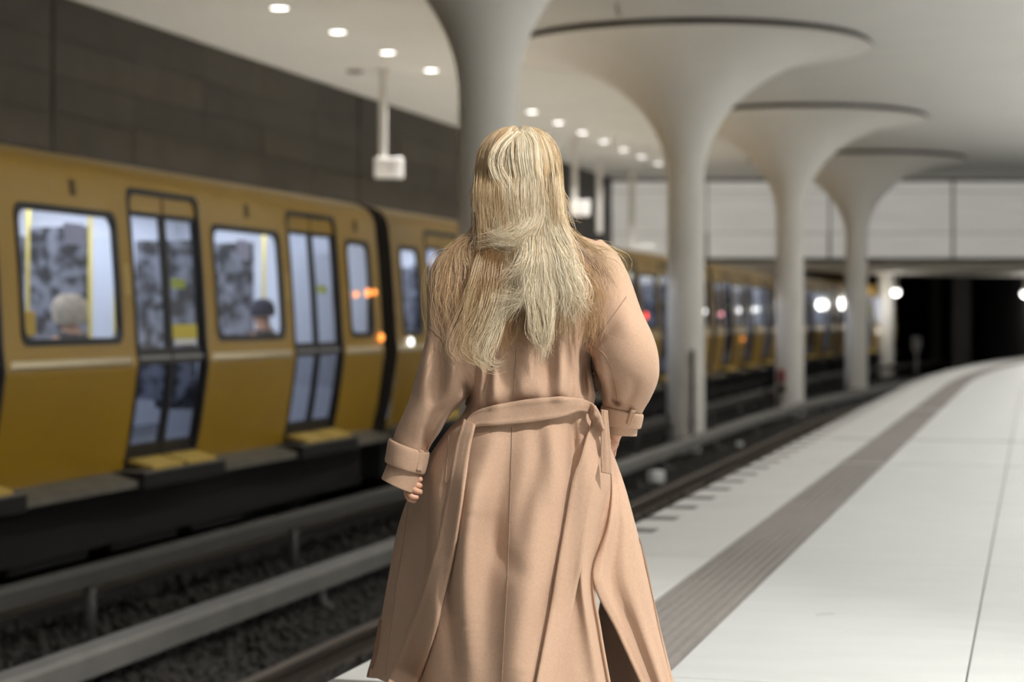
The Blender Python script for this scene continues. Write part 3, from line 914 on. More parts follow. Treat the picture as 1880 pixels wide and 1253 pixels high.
def light_spot_on_car(c, y, z, mat, r=.05):  # glowing disc added to stand for a point of light
    o = MB().lathe([(.0001, .03), (r * .7, .025), (r, 0)], 16).build('indicator_lamp', mat, c, True)
    o.matrix_local = Matrix.Translation((side(z) + .008, y, z)) @ Matrix.Rotation(math.pi / 2, 4, 'Y')
def y_at(px):
    d = -SIDE_X * F / (CT * (VPX - px))
    return d * (CT + ST * (px - 940) / F), d
for px, py, m, r in ((1186, 580, 'red', .06), (1295, 572, 'white', .045), (1325, 577, 'pink', .05), (1357, 570, 'white', .065), (1384, 569, 'white', .065), (1392, 568, 'white', .05), (1362, 623, 'orange', .05), (1545, 608, 'white', .05)):
    y, d = y_at(px)
    k = max(i for i in range(len(starts)) if starts[i] <= y)
    light_spot_on_car(cars[k], min(y - starts[k], CARL - .05), zat(py, d), M['lamp_' + m], r)
for px, py, r in ((655, 541, .035), (678, 538, .05), (690, 537, .035), (698, 620, .05)):  # window reflections drawn as glowing discs
    y, d = y_at(px)
    light_spot_on_car(cars[0], min(y - starts[0], CARL - .04), zat(py, d), M['lamp_orange'], r)
y, d = y_at(752)
light_spot_on_car(cars[1], y - starts[1], zat(628, d), M['lamp_white'], .05)

# ------------------------------------------------------------------ passengers on the near benches
def skin_body(name, joints, edges, mat, parent, root=0, sub=2):
    me = bpy.data.meshes.new(name)
    me.from_pydata([j[:3] for j in joints], edges, []); me.update()
    o = link_mesh(name, me, mat, parent)
    sk = o.modifiers.new('skin', 'SKIN'); sk.use_smooth_shade = True
    lay = me.skin_vertices[0].data if me.skin_vertices else None
    if lay is None:
        bm = bmesh.new(); bm.from_mesh(me); bm.verts.layers.skin.verify(); bm.to_mesh(me); bm.free()
        lay = me.skin_vertices[0].data
    for i, j in enumerate(joints):
        r = j[3]
        lay[i].radius = r if isinstance(r, tuple) else (r, r)
        lay[i].use_root = (i == root)
    s = o.modifiers.new('sub', 'SUBSURF'); s.levels = 1; s.render_levels = sub
    return o

M['skin'] = new_mat('skin', (0.62, 0.34, 0.22), 0.5)
M['navy'] = new_mat('navy_cloth', (0.025, 0.028, 0.045), 0.9)
M['navy_cap'] = new_mat('navy_cap', (0.035, 0.035, 0.075), 0.8)
M['fleece'] = new_mat('cream_fleece', (0.55, 0.48, 0.38), 0.95, noise=(20, .3))
def passenger(px, lab, hat, inset):
    y, d = y_at(px)
    x = SIDE_X - inset
    y = y * x / SIDE_X
    t = empty('person', (x, y, .53), 0, lab, 'person')
    # sits on the near bench facing into the car (-x)
    J = [(0, 0, .10, (.15, .16)), (0.02, 0, .30, (.13, .16)), (.02, 0, .47, (.12, .19)), (.01, 0, .55, (.06, .065)), (0, 0, .61, (.07, .07)), (-.005, 0, .68, (.095, .08)), (0, 0, .75, (.08, .07)),
         (0, .20, .46, .055), (-.05, .24, .24, .045), (-.24, .16, .16, .035), (-.31, .13, .15, .03),
         (0, -.20, .46, .055), (-.05, -.24, .24, .045), (-.24, -.16, .16, .035), (-.31, -.13, .15, .03),
         (-.05, .09, .07, .08), (-.42, .11, .07, .065), (-.44, .11, -.30, .05), (-.52, .11, -.40, .035),
         (-.05, -.09, .07, .08), (-.42, -.11, .07, .065), (-.44, -.11, -.30, .05), (-.52, -.11, -.40, .035), (-.105, 0, .67, .018)]
    E = [(0, 1), (1, 2), (2, 3), (3, 4), (4, 5), (5, 6), (2, 7), (7, 8), (8, 9), (9, 10), (2, 11), (11, 12), (12, 13), (13, 14), (0, 15), (15, 16), (16, 17), (17, 18), (0, 19), (19, 20), (20, 21), (21, 22), (5, 23)]
    skin_body('body', J, E, M['skin'], t)
    Jc = [(j[0], j[1], j[2], (j[3][0] + .02, j[3][1] + .02) if isinstance(j[3], tuple) else j[3] + .016) for j in J[:4]] + [(j[0], j[1], j[2], j[3] + .016) for j in J[7:10] + J[11:14] + J[15:18] + J[19:22]]
    Ec = [(0, 1), (1, 2), (2, 3), (2, 4), (4, 5), (5, 6), (2, 7), (7, 8), (8, 9), (0, 10), (10, 11), (11, 12), (0, 13), (13, 14), (14, 15)]
    skin_body('dark_clothing', Jc, Ec, M['navy'], t)
    prof = [(.112, -.04), (.120, .0), (.118, .05), (.095, .10), (.05, .125), (.0001, .132)] if hat == 'cap' else [(.118, -.10), (.135, -.04), (.14, .02), (.125, .08), (.07, .125), (.0001, .135)]
    h = MB().lathe(prof, 24, (0, 0, .70)).build('knit_cap' if hat == 'cap' else 'fleece_hood', M['navy_cap'] if hat == 'cap' else M['fleece'], t, True)
    return t
passenger(128, 'seated passenger in pale fleece headwear behind the leftmost window', 'hood', .30)
passenger(482, 'seated passenger in a dark cap behind the second window', 'cap', .26)
# ================================================================== THE WOMAN
WD = 5.0                                    # distance from the camera along the view
wx, wy = at_depth(950, WD)
woman = empty('person', (wx, wy, 0), TH, 'blonde woman in a long camel coat seen from behind, walking along the platform', 'person')
U0 = (950 - 940) / F * WD
CAML = Vector((-U0, -WD, CAM_H))

def L(px, py, y):
    """picture point at local depth y (metres, + away from the camera) -> local coordinates of the woman"""
    s = (WD + y) / F
    return Vector(((px - 940) * s - U0, y, CAM_H + (HOR - py) * s))

def cat_rom(p, n):
    """resample control rows p (k,...) to n rows with a Catmull-Rom spline, parameter uniform in index"""
    p = np.asarray(p, float); k = len(p)
    t = np.linspace(0, k - 1, n); i = np.clip(t.astype(int), 0, k - 2); u = (t - i)
    u = u.reshape((-1,) + (1,) * (p.ndim - 1))
    p0 = p[np.maximum(i - 1, 0)]; p1 = p[i]; p2 = p[i + 1]; p3 = p[np.minimum(i + 2, k - 1)]
    return 0.5 * (2 * p1 + (p2 - p0) * u + (2 * p0 - 5 * p1 + 4 * p2 - p3) * u ** 2 + (3 * p1 - p0 - 3 * p2 + p3) * u ** 3)

def resample_levels(levels, key, n):
    """levels: list of (py, [...]); spline over py with non uniform spacing -> uniform py rows"""
    pys = np.array([l[0] for l in levels], float)
    dat = np.array([l[1] for l in levels], float)
    q = np.linspace(0, 1, n)
    fine = cat_rom(dat, 40 * (len(levels) - 1) + 1); fp = cat_rom(pys.reshape(-1, 1), 40 * (len(levels) - 1) + 1)[:, 0]
    tgt = np.linspace(pys[0], pys[-1], n)
    out = np.empty((n,) + dat.shape[1:])
    idx = np.searchsorted(fp, tgt).clip(1, len(fp) - 1)
    w = ((tgt - fp[idx - 1]) / (fp[idx] - fp[idx - 1] + 1e-9)).clip(0, 1)
    w = w.reshape((-1,) + (1,) * (dat.ndim - 1))
    out = fine[idx - 1] * (1 - w) + fine[idx] * w
    return tgt, out

def wool(name, color):
    m = new_mat(name, color, 0.9, noise=(170, 0.07), sheen=0.12, spec=0.15)
    nt = m.node_tree; b = nt.nodes['Principled BSDF']
    b.inputs['Sheen Tint'].default_value = (1, .9, .8, 1)
    tc = nt.nodes.new('ShaderNodeTexCoord'); n = nt.nodes.new('ShaderNodeTexNoise'); n.inputs['Scale'].default_value = 420; n.inputs['Detail'].default_value = 3
    nt.links.new(tc.outputs['Object'], n.inputs['Vector'])
    bp = nt.nodes.new('ShaderNodeBump'); bp.inputs['Strength'].default_value = 0.25; bp.inputs['Distance'].default_value = 0.0015
    nt.links.new(n.outputs['Fac'], bp.inputs['Height']); nt.links.new(bp.outputs[0], b.inputs['Normal'])
    return m
M['wool'] = wool('camel_wool', (0.465, 0.308, 0.215))
M['lining'] = new_mat('coat_lining', (0.26, 0.155, 0.10), 0.8)

# ---- coat body: columns run from the left front edge round the back to the side vent (sheet A),
#      and from the vent to the right front edge (sheet B). (px, depth)
LV = [
 (412, [(938, .055), (915, .05), (903, .03), (898, .0), (905, -.03), (920, -.05), (945, -.062), (970, -.06), (992, -.05), (1008, -.025), (1014, -.01)], [(1014, -.01), (1014, .02), (1005, .045), (975, .055)]),
 (428, [(938, .075), (905, .06), (885, .03), (878, .0), (888, -.05), (910, -.08), (945, -.095), (978, -.092), (1010, -.075), (1038, -.03), (1048, -.01)], [(1048, -.01), (1050, .02), (1030, .055), (975, .075)]),
 (446, [(935, .10), (885, .075), (850, .03), (838, -.01), (858, -.07), (895, -.105), (945, -.118), (990, -.115), (1040, -.09), (1085, -.04), (1100, -.01)], [(1100, -.01), (1098, .03), (1060, .08), (980, .10)]),
 (470, [(935, .12), (872, .09), (826, .03), (812, -.02), (840, -.09), (885, -.125), (945, -.135), (1000, -.13), (1060, -.105), (1112, -.05), (1126, -.01)], [(1126, -.01), (1118, .04), (1075, .10), (985, .12)]),
 (540, [(930, .14), (868, .115), (828, .05), (818, -.02), (845, -.10), (890, -.14), (945, -.15), (1005, -.145), (1065, -.12), (1110, -.05), (1120, 0)], [(1120, 0), (1108, .06), (1065, .12), (985, .14)]),
 (640, [(930, .14), (875, .12), (842, .06), (834, -.02), (858, -.10), (900, -.14), (945, -.145), (1000, -.15), (1048, -.12), (1080, -.06), (1092, 0)], [(1092, 0), (1086, .06), (1050, .12), (985, .14)]),
 (715, [(930, .14), (890, .12), (866, .06), (860, -.02), (874, -.11), (900, -.15), (940, -.145), (995, -.16), (1044, -.14), (1082, -.08), (1095, 0)], [(1095, 0), (1090, .06), (1055, .12), (990, .14)]),
 (757, [(930, .13), (885, .115), (858, .05), (852, -.02), (868, -.09), (900, -.12), (938, -.125), (990, -.13), (1042, -.115), (1076, -.07), (1090, -.01)], [(1090, -.01), (1086, .05), (1055, .11), (990, .13)]),
 (800, [(915, .16), (865, .14), (822, .08), (815, 0), (842, -.085), (890, -.13), (935, -.135), (985, -.15), (1040, -.115), (1082, -.085), (1110, -.02)], [(1110, -.02), (1110, .05), (1075, .13), (1000, .16)]),
 (880, [(870, .28), (820, .25), (772, .19), (766, .13), (792, -.01), (860, -.14), (925, -.15), (985, -.18), (1045, -.135), (1085, -.115), (1122, -.05)], [(1122, -.05), (1143, .04), (1110, .15), (1040, .21)]),
 (960, [(845, .36), (790, .32), (737, .26), (742, .19), (784, .02), (842, -.15), (915, -.165), (985, -.21), (1045, -.15), (1078, -.13), (1115, -.09)], [(1115, -.09), (1165, .02), (1140, .16), (1075, .26)]),
 (1060, [(815, .44), (762, .39), (716, .31), (724, .24), (778, .03), (826, -.15), (900, -.18), (985, -.235), (1042, -.165), (1070, -.15), (1088, -.13)], [(1089, -.128), (1186, -.01), (1172, .16), (1104, .30)]),
 (1160, [(790, .50), (738, .43), (698, .35), (708, .28), (770, .04), (815, -.14), (890, -.195), (980, -.26), (1045, -.175), (1082, -.16), (1100, -.135)], [(1136, -.10), (1207, -.02), (1198, .16), (1092, .33)]),
 (1262, [(770, .55), (715, .47), (681, .39), (694, .31), (764, .05), (806, -.14), (885, -.21), (975, -.28), (1050, -.185), (1098, -.165), (1118, -.14)], [(1184, -.08), (1231, -.03), (1224, .15), (1075, .36)]),
 (1290, [(765, .56), (710, .48), (678, .395), (691, .315), (763, .05), (804, -.14), (884, -.213), (974, -.284), (1051, -.187), (1102, -.167), (1123, -.14)], [(1196, -.075), (1237, -.033), (1230, .15), (1072, .37)]),
]
def coat_sheet(which, ncol, nrow, name, parent):
    lv = [(l[0], l[which]) for l in LV]
    pys, rows = resample_levels(lv, None, nrow)
    V = np.empty((nrow, ncol, 3))
    for r in range(nrow):
        c = cat_rom(rows[r], ncol)
        py = pys[r]
        # deepening hem and wool folds
        s = np.linspace(0, 1, ncol)
        amp = 0.012 * max(0, min(1, (py - 790) / 250))
        fold = amp * (np.sin(s * 29 + py * .004) + .6 * np.sin(s * 53 - py * .006 + 1.3))
        up = 0.006 * max(0, min(1, (740 - py) / 60)) * max(0, min(1, (py - 560) / 80))
        fold = fold + up * (np.sin(s * 46 + py * .01) + np.sin(s * 31 - py * .03))
        for k in range(ncol):
            y = c[k, 1] + fold[k]
            hem = float(np.interp(s[k], [0, .3, .46], [.5, .5, 1.0])) if which == 1 else 1.0
            V[r, k] = L(c[k, 0], py if py < 1200 else 1200 + (py - 1200) * hem, y)
    f = []
    for r in range(nrow - 1):
        for k in range(ncol - 1):
            a = r * ncol + k
            f.append((a, a + ncol, a + ncol + 1, a + 1))
    o = make(name, V.reshape(-1, 3), f, [M['wool'], M['lining']], parent, True)
    so = o.modifiers.new('thick', 'SOLIDIFY'); so.thickness = 0.007; so.offset = -1; so.material_offset = 1; so.material_offset_rim = 0
    return o
coat = coat_sheet(1, 120, 150, 'coat', woman)
coat['label'] = 'long camel wool coat'
panel = coat_sheet(2, 40, 150, 'right_front_panel', coat)

# ---- sleeves: (px, py, half width px, depth, half depth m, tilt of the ring in degrees)
def sleeve(name, rings, ncol=56, nrow=90, wr=(0.006, 9, 21), seed=0):
    R = cat_rom(np.array(rings, float), nrow)
    V = []
    for i in range(nrow):
        px, py, hw, y, hd, tilt = R[i]
        c = L(px, py, y); s = (WD + y) / F
        a = math.radians(tilt)
        ax = Vector((math.cos(a), 0, -math.sin(a)))
        t = i / (nrow - 1)
        for k in range(ncol):
            q = 2 * math.pi * k / ncol
            env = math.sin(math.pi * min(1, t * 1.1)) ** 1
            w = 1 + wr[0] / .06 * env * (math.sin(q * 2 + t * wr[1] + seed) * .5 + math.sin(t * wr[2] + math.cos(q + seed) * 2) * .6)
            V.append(c + ax * (hw * s * math.cos(q) * w) + Vector((0, 1, 0)) * (hd * math.sin(q) * w))
    f = []
    for i in range(nrow - 1):
        for k in range(ncol):
            j = (k + 1) % ncol
            f.append((i * ncol + k, i * ncol + j, (i + 1) * ncol + j, (i + 1) * ncol + k))
    n0 = len(V); V.append(L(rings[0][0], rings[0][1], rings[0][3]))
    for k in range(ncol): f.append((n0, (k + 1) % ncol, k))
    o = fix_normals(make(name, V, f, [M['wool'], M['lining']], coat, True))
    so = o.modifiers.new('thick', 'SOLIDIFY'); so.thickness = 0.006; so.offset = -1; so.material_offset = 1; so.material_offset_rim = 0
    return o
LS = [(872, 455, 30, .0, .06, 15), (852, 478, 46, -.005, .085, 12), (842, 520, 54, -.015, .10, 6), (838, 580, 55, -.03, .105, 4), (834, 640, 58, -.04, .11, 8),
      (828, 688, 62, -.045, .105, 14), (792, 738, 43, -.04, .085, 26), (772, 778, 38, -.03, .07, 28), (757, 812, 34, -.02, .058, 22), (748, 842, 33, -.015, .055, 18), (742, 868, 35, -.012, .055, 18), (733, 893, 36, -.01, .055, 24)]
RS = [(1075, 448, 30, .0, .06, -15), (1092, 475, 40, -.005, .085, -14), (1108, 520, 48, -.02, .095, -14), (1124, 580, 56, -.04, .105, -16), (1144, 635, 61, -.055, .108, -8),
      (1150, 680, 60, -.05, .10, 6), (1148, 715, 50, -.02, .085, 18), (1144, 740, 42, .02, .07, 16), (1141, 762, 35, .05, .058, 10), (1140, 780, 32, .07, .055, 6), (1139, 799, 30, .085, .052, 4)]
sl = sleeve('left_sleeve', LS, seed=.4)
sr = sleeve('right_sleeve', RS, wr=(0.0045, 6, 15), seed=1.7)


# ---- creases worked into the cloth: (polyline px, half width px, depth m; + recess, - ridge)
CREASES = [
 ([(832, 905), (826, 1000), (822, 1100), (836, 1240)], 15, .05), ([(868, 880), (862, 960), (858, 1100), (868, 1270)], 26, -.028),
 ([(1050, 765), (1053, 820), (1050, 870)], 9, .026), ([(1010, 775), (1022, 850), (1020, 930)], 20, -.020),
 ([(985, 780), (985, 850), (962, 930), (950, 1010)], 18, .018), ([(915, 800), (890, 880), (872, 950)], 24, -.022),
 ([(1018, 1080), (985, 1150), (960, 1230)], 22, .022), ([(900, 940), (915, 1010), (960, 1060)], 22, .014),
 ([(1130, 805), (1122, 880), (1104, 970), (1090, 1050)], 11, .030), ([(1150, 900), (1165, 1000), (1180, 1120)], 16, -.014),
 ([(782, 790), (780, 900), (779, 1000), (776, 1080)], 7, .045), ([(800, 830), (800, 950), (792, 1040)], 12, -.02),
 ([(1047, 590), (1050, 650), (1050, 728)], 6, .024), ([(1032, 600), (1030, 660), (1030, 728)], 10, -.018),
 ([(1000, 650), (1006, 728)], 9, .014), ([(896, 672), (890, 740)], 7, .026), ([(912, 680), (908, 740)], 9, -.012),
 ([(955, 670), (958, 728)], 12, -.008), ([(1070, 650), (1072, 730)], 8, .03),
 # left sleeve
 ([(806, 560), (806, 640), (804, 700), (800, 740)], 12, .030), ([(785, 560), (778, 650), (772, 720)], 12, -.016),
 ([(828, 640), (832, 680), (828, 720)], 9, -.020), ([(842, 655), (856, 690), (868, 716)], 7, .020), ([(815, 745), (795, 765), (785, 790)], 8, .022),
 ([(868, 640), (884, 670), (888, 700)], 7, -.016),
 # right sleeve
 ([(1084, 645), (1087, 672), (1094, 705), (1100, 728)], 7, .09), ([(1076, 640), (1072, 690), (1074, 728)], 8, .05), ([(850, 700), (862, 728), (858, 757)], 8, .07), ([(836, 610), (846, 640), (860, 672)], 8, .018), ([(1128, 600), (1112, 622), (1092, 640)], 7, .010), ([(1098, 640), (1106, 690), (1112, 720)], 8, -.014),
 ([(1122, 730), (1130, 738), (1138, 742)], 5, .03), ([(1118, 690), (1124, 715), (1127, 735)], 6, .014), ([(1165, 700), (1160, 725), (1148, 742)], 8, .012),
 ([(1150, 560), (1160, 620)], 20, -.010),
]
def crease(o):
    n = len(o.data.vertices)
    co = np.empty(n * 3, np.float32); o.data.vertices.foreach_get('co', co); co = co.reshape(-1, 3).astype(float)
    nm = np.empty(n * 3, np.float32); o.data.vertices.foreach_get('normal', nm); nm = nm.reshape(-1, 3)
    s = F / (WD + co[:, 1])
    P = np.stack([(co[:, 0] + U0) * s + 940, HOR - (co[:, 2] - CAM_H) * s], 1)
    cen = np.median(co[:, 1])
    face = np.clip((0.03 - co[:, 1]) / .05, 0, 1)
    dy = np.zeros(n)
    for pts, w, am in CREASES:
        q = cat_rom(np.array(pts, float), 40)
        d = np.sqrt(((P[:, None] - q[None]) ** 2).sum(2)); j = d.argmin(1); dm = d[np.arange(n), j]
        t = j / 39.0; env = np.sin(np.pi * np.clip(t * .9 + .05, 0, 1)) ** .6
        dy += am * env * np.exp(-(dm / w) ** 2)
    co[:, 1] += dy * face
    # keep the outline of the projection: scale x,z about the lens axis with the new depth
    k = (WD + co[:, 1]) / F
    co[:, 0] = (P[:, 0] - 940) * k - U0; co[:, 2] = CAM_H + (HOR - P[:, 1]) * k
    o.data.vertices.foreach_set('co', co.astype(np.float32).ravel()); o.data.update()
for o in (coat, panel, sl, sr): crease(o)
# ---- surface probe so that straps lie on the cloth
def tree_of(objs):
    bm = bmesh.new()
    for o in objs:
        bm.from_mesh(o.data)
    t = BVHTree.FromBMesh(bm); bm.free(); return t
cloth = tree_of([coat, panel, sl, sr])
def surf(px, py, lift=0.008, default=-.1, tree=None):
    d = (L(px, py, 0) - CAML).normalized()
    h = (tree or cloth).ray_cast(CAML, d)[0]
    if h is None: return default - lift
    return h.y - lift

def ribbon(name, pairs, parent, lift=0.010, th=0.007, n=60, mat=None, m=6, flat=None, stitch=True):
    P = cat_rom(np.array(pairs, float), n)          # (xl,yl,xr,yr,extra lift)
    V = []; Y = np.zeros((n, m + 1))
    for i in range(n):
        for k in range(m + 1):
            u = k / m
            px = P[i, 0] * (1 - u) + P[i, 2] * u; py = P[i, 1] * (1 - u) + P[i, 3] * u
            Y[i, k] = surf(px, py, lift + P[i, 4])
    if flat: Y[:] = np.linspace(flat[0], flat[1], n)[:, None]
    # smooth and keep clear of the cloth
    Z = Y.copy()
    for _ in range(14):
        Zp = np.pad(Z, ((1, 1), (1, 1)), 'edge')
        Z = np.minimum(Y, (Zp[:-2, 1:-1] + Zp[2:, 1:-1] + Zp[1:-1, :-2] + Zp[1:-1, 2:] + 2 * Z) / 6)
    for i in range(n):
        for k in range(m + 1):
            u = k / m
            px = P[i, 0] * (1 - u) + P[i, 2] * u; py = P[i, 1] * (1 - u) + P[i, 3] * u
            e = 0.0018 if (stitch and k in (1, m - 1)) else 0
            V.append(L(px, py, Z[i, k] + e))
    f = [(i * (m + 1) + k, (i + 1) * (m + 1) + k, (i + 1) * (m + 1) + k + 1, i * (m + 1) + k + 1) for i in range(n - 1) for k in range(m)]
    o = make(name, V, f, mat or M['wool'], parent, True)
    so = o.modifiers.new('thick', 'SOLIDIFY'); so.thickness = th; so.offset = 0
    return o
belt = ribbon('belt', [(857, 771, 864, 786, .004), (872, 756, 880, 782, .004), (900, 747, 905, 781, .006), (940, 739, 945, 778, .008), (985, 733, 990, 773, .008), (1030, 730, 1034, 765, .008), (1062, 731, 1060, 756, .010), (1085, 740, 1076, 757, .014), (1100, 757, 1083, 766, .016), (1107, 782, 1085, 782, .014), (1106, 815, 1076, 806, .012), (1099, 850, 1064, 846, .010), (1090, 892, 1050, 888, .010), (1073, 1002, 1031, 1000, .010), (1053, 1113, 1012, 1111, .010), (1023, 1256, 985, 1254, .010), (1016, 1285, 978, 1285, .010)], coat, n=140, lift=.014)
tail = ribbon('belt_tail', [(852, 770, 872, 780, .010), (846, 790, 868, 797, .010), (837, 822, 862, 824, .010), (819, 923, 847, 926, .010), (797, 1024, 830, 1030, .012), (763, 1125, 806, 1135, .012), (713, 1251, 764, 1262, .012), (702, 1280, 752, 1288, .012)], coat, n=90, lift=.022)
# pocket welts
ribbon('pocket_welt', [(1104, 752, 1115, 754, .012), (1104, 785, 1118, 787, .012), (1103, 830, 1122, 832, .012), (1104, 868, 1123, 872, .012)], coat, n=30, flat=(-.115, -.12), th=.004)
# centre back seam and shoulder seams as fine piping
def seam(pts, parent, r=0.0014, lift=0.0006, n=60):
    P = cat_rom(np.array(pts, float), n)
    MB().tube([L(p[0], p[1], surf(p[0], p[1], lift)) for p in P], r, 5).build('seam', M['wool_dark'], parent, True)
M['wool_dark'] = wool('camel_wool_seam', (0.30, 0.20, 0.14))
seam([(948, 640), (945, 700), (942, 726)], coat)
seam([(940, 785), (937, 900), (932, 1050), (926, 1160), (920, 1270)], coat)
seam([(1150, 545), (1122, 585), (1100, 615), (1082, 632)], coat)
seam([(1086, 636), (1108, 650), (1122, 680), (1130, 715), (1133, 740)], coat)
seam([(788, 600), (800, 615), (815, 630), (826, 655), (834, 670)], coat)
seam([(824, 800), (821, 840), (818, 886)], coat)
seam([(818, 886), (824, 888), (831, 889)], coat)
seam([(708, 1240), (722, 1120), (738, 1010), (750, 925)], coat)

# ---- cuffs: turned straps round the wrists
def cuff(name, rings, ncol=48, sect=None, mat=None):
    V = []
    n = len(rings)
    for (px, py, hw, y, hd, tilt) in rings:
        c = L(px, py, y); s = (WD + y) / F; a = math.radians(tilt)
        ax = Vector((math.cos(a), 0, -math.sin(a)))
        for k in range(ncol):
            q = 2 * math.pi * k / ncol
            V.append(c + ax * (hw * s * math.cos(q)) + Vector((0, 1, 0)) * (hd * math.sin(q)))
    f = [(i * ncol + k, i * ncol + (k + 1) % ncol, (i + 1) * ncol + (k + 1) % ncol, (i + 1) * ncol + k) for i in range(n - 1) for k in range(ncol)]
    o = fix_normals(make(name, V, f, mat or M['wool'], coat, True))
    so = o.modifiers.new('thick', 'SOLIDIFY'); so.thickness = 0.006; so.offset = 0
    sb = o.modifiers.new('sub', 'SUBSURF'); sb.levels = 1; sb.render_levels = 2
    return o
cuff('cuff_strap', [(752, 818, 37, -.018, .064, 20), (750, 823, 39, -.018, .067, 20), (747, 841, 38, -.016, .065, 19), (744, 856, 38, -.014, .064, 18), (743, 860, 36, -.014, .061, 18)])
cuff('cuff_strap', [(1143, 753, 37, .035, .064, 12), (1142, 757, 39, .038, .066, 12), (1141, 770, 37, .055, .062, 9), (1140, 780, 36, .065, .060, 7), (1140, 783, 34, .067, .057, 7)])
cloth2 = tree_of([coat, panel, sl, sr])
ribbon('strap_keeper', [(770, 826, 778, 828, .006), (768, 845, 777, 848, .006), (765, 864, 774, 866, .006)], coat, n=14, m=3)
ribbon('strap_keeper', [(1158, 752, 1167, 755, .008), (1154, 765, 1163, 768, .008), (1150, 778, 1158, 781, .008)], coat, n=14, m=3)
# stand up collar under the hair
def collar():
    rings = [(955, 428, 82, -.0, .085, 0), (955, 412, 74, .0, .082, 0), (955, 398, 70, .0, .080, 0), (955, 404, 78, .0, .090, 0), (955, 425, 94, -.005, .105, 0), (955, 446, 112, -.01, .125, 0)]
    cuff('collar', rings, 56)
collar()

# ---- the body inside, one continuous skin
def J(px, py, y, r): 
    p = L(px, py, y); return (p.x, p.y, p.z, r)
Jn = [J(952, 800, 0, (.11, .07)), J(952, 700, 0, (.10, .07)), J(952, 580, -.0, (.14, .09)), J(952, 490, 0, (.13, .075)), J(952, 440, .0, (.055, .055)), J(952, 405, .005, (.052, .055)),
      J(953, 375, .02, (.065, .075)), J(953, 330, .015, (.075, .09)), J(953, 290, .01, (.072, .085)), J(953, 262, .01, (.05, .06)),
      J(880, 495, 0, .055), J(842, 590, -.03, .047), J(815, 690, -.035, .042), J(775, 785, -.025, .034), J(752, 858, -.012, .026),
      J(1024, 495, 0, .055), J(1085, 590, -.03, .047), J(1130, 680, -.03, .042), J(1135, 740, .03, .034), J(1130, 790, .09, .026),
      J(912, 860, .02, .075), J(900, 1090, -.02, .075), J(890, 1330, .02, .05), J(888, 1378, .03, .04), J(888, 1395, -.13, .032),
      J(995, 860, .02, .075), J(1010, 1085, .06, .075), J(1020, 1310, .14, .05), J(1022, 1350, .16, .04), J(1024, 1362, .02, .032),
      J(953, 352, .115, .018), J(885, 345, .02, .014), J(1021, 345, .02, .014)]
# stand the feet on the floor
foot_pts = {22: .11, 23: .06, 24: .035, 27: .11, 28: .06, 29: .035}
Jn = [(j[0], (j[1] if i not in (24, 29) else j[1] + 0.0), foot_pts.get(i, j[2]), j[3]) for i, j in enumerate(Jn)]
Jn[24] = (Jn[23][0], Jn[23][1] + .17, .03, .035); Jn[29] = (Jn[28][0], Jn[28][1] + .17, .03, .035)
En = [(0, 1), (1, 2), (2, 3), (3, 4), (4, 5), (5, 6), (6, 7), (7, 8), (8, 9), (3, 10), (10, 11), (11, 12), (12, 13), (13, 14), (3, 15), (15, 16), (16, 17), (17, 18), (18, 19),
      (0, 20), (20, 21), (21, 22), (22, 23), (23, 24), (0, 25), (25, 26), (26, 27), (27, 28), (28, 29), (6, 30), (7, 31), (7, 32)]
def add_hand(root, pts):
    """palm plus five finger chains; pts = [palm..., fingers]"""
    palm, fingers = pts
    prev = root
    for p in palm:
        Jn.append(J(*p)); En.append((prev, len(Jn) - 1)); prev = len(Jn) - 1
    pal = prev
    for fg in fingers:
        prev = pal
        for p in fg:
            Jn.append(J(*p)); En.append((prev, len(Jn) - 1)); prev = len(Jn) - 1
add_hand(14, ([(750, 876, -.012, (.030, .020)), (748, 887, -.014, (.031, .019))],
    [[(757, 887, -.032, .0095), (767, 892, -.040, .0088), (776, 893, -.030, .0075)],
     [(753, 895, -.036, .0095), (764, 902, -.044, .009), (776, 905, -.034, .0075)],
     [(748, 903, -.034, .0095), (756, 913, -.042, .0088), (769, 914, -.036, .0075)],
     [(746, 907, -.022, .009), (752, 918, -.028, .0082), (765, 921, -.026, .007)],
     [(760, 878, -.020, .010), (769, 882, -.030, .009), (775, 879, -.036, .0078)]]))
add_hand(19, ([(1126, 800, .11, (.030, .020)), (1122, 812, .12, (.031, .019))],
    [[(1114, 824, .10, .0095), (1110, 838, .10, .0088), (1108, 848, .105, .0075)],
     [(1118, 826, .115, .0095), (1115, 841, .115, .009), (1113, 852, .12, .0075)],
     [(1122, 826, .13, .0095), (1120, 840, .13, .0088), (1118, 850, .13, .0075)],
     [(1127, 823, .14, .009), (1126, 834, .14, .0082), (1125, 842, .14, .007)],
     [(1112, 806, .09, .010), (1105, 814, .085, .009), (1102, 822, .085, .0078)]]))
body = skin_body('body', Jn, En, M['skin'], woman, 0, 2)
# face details on the far side of the head
M['eye'] = new_mat('eye_white', (0.8, 0.8, 0.78), 0.3); M['iris'] = new_mat('iris_blue', (0.1, 0.2, 0.3), 0.3); M['lip'] = new_mat('lips', (0.5, 0.15, 0.13), 0.5)
for dx in (-22, 22):
    p = L(953 + dx, 338, .095)
    e = MB().lathe([(.0001, -.011), (.008, -.008), (.011, 0), (.008, .008), (.0001, .011)], 12).build('eye', M['eye'], woman, True); e.location = p
    i_ = MB().lathe([(.0001, .0115), (.005, .010)], 12).build('iris', M['iris'], e); i_.rotation_euler = (-math.pi / 2, 0, 0)
p = L(953, 378, .098)
MB().tube([(p.x - .022, p.y - .008, p.z), (p.x - .01, p.y, p.z + .002), (p.x, p.y + .002, p.z), (p.x + .01, p.y, p.z + .002), (p.x + .022, p.y - .008, p.z)], [.002, .005, .006, .005, .002], 8).build('mouth', M['lip'], woman, True)
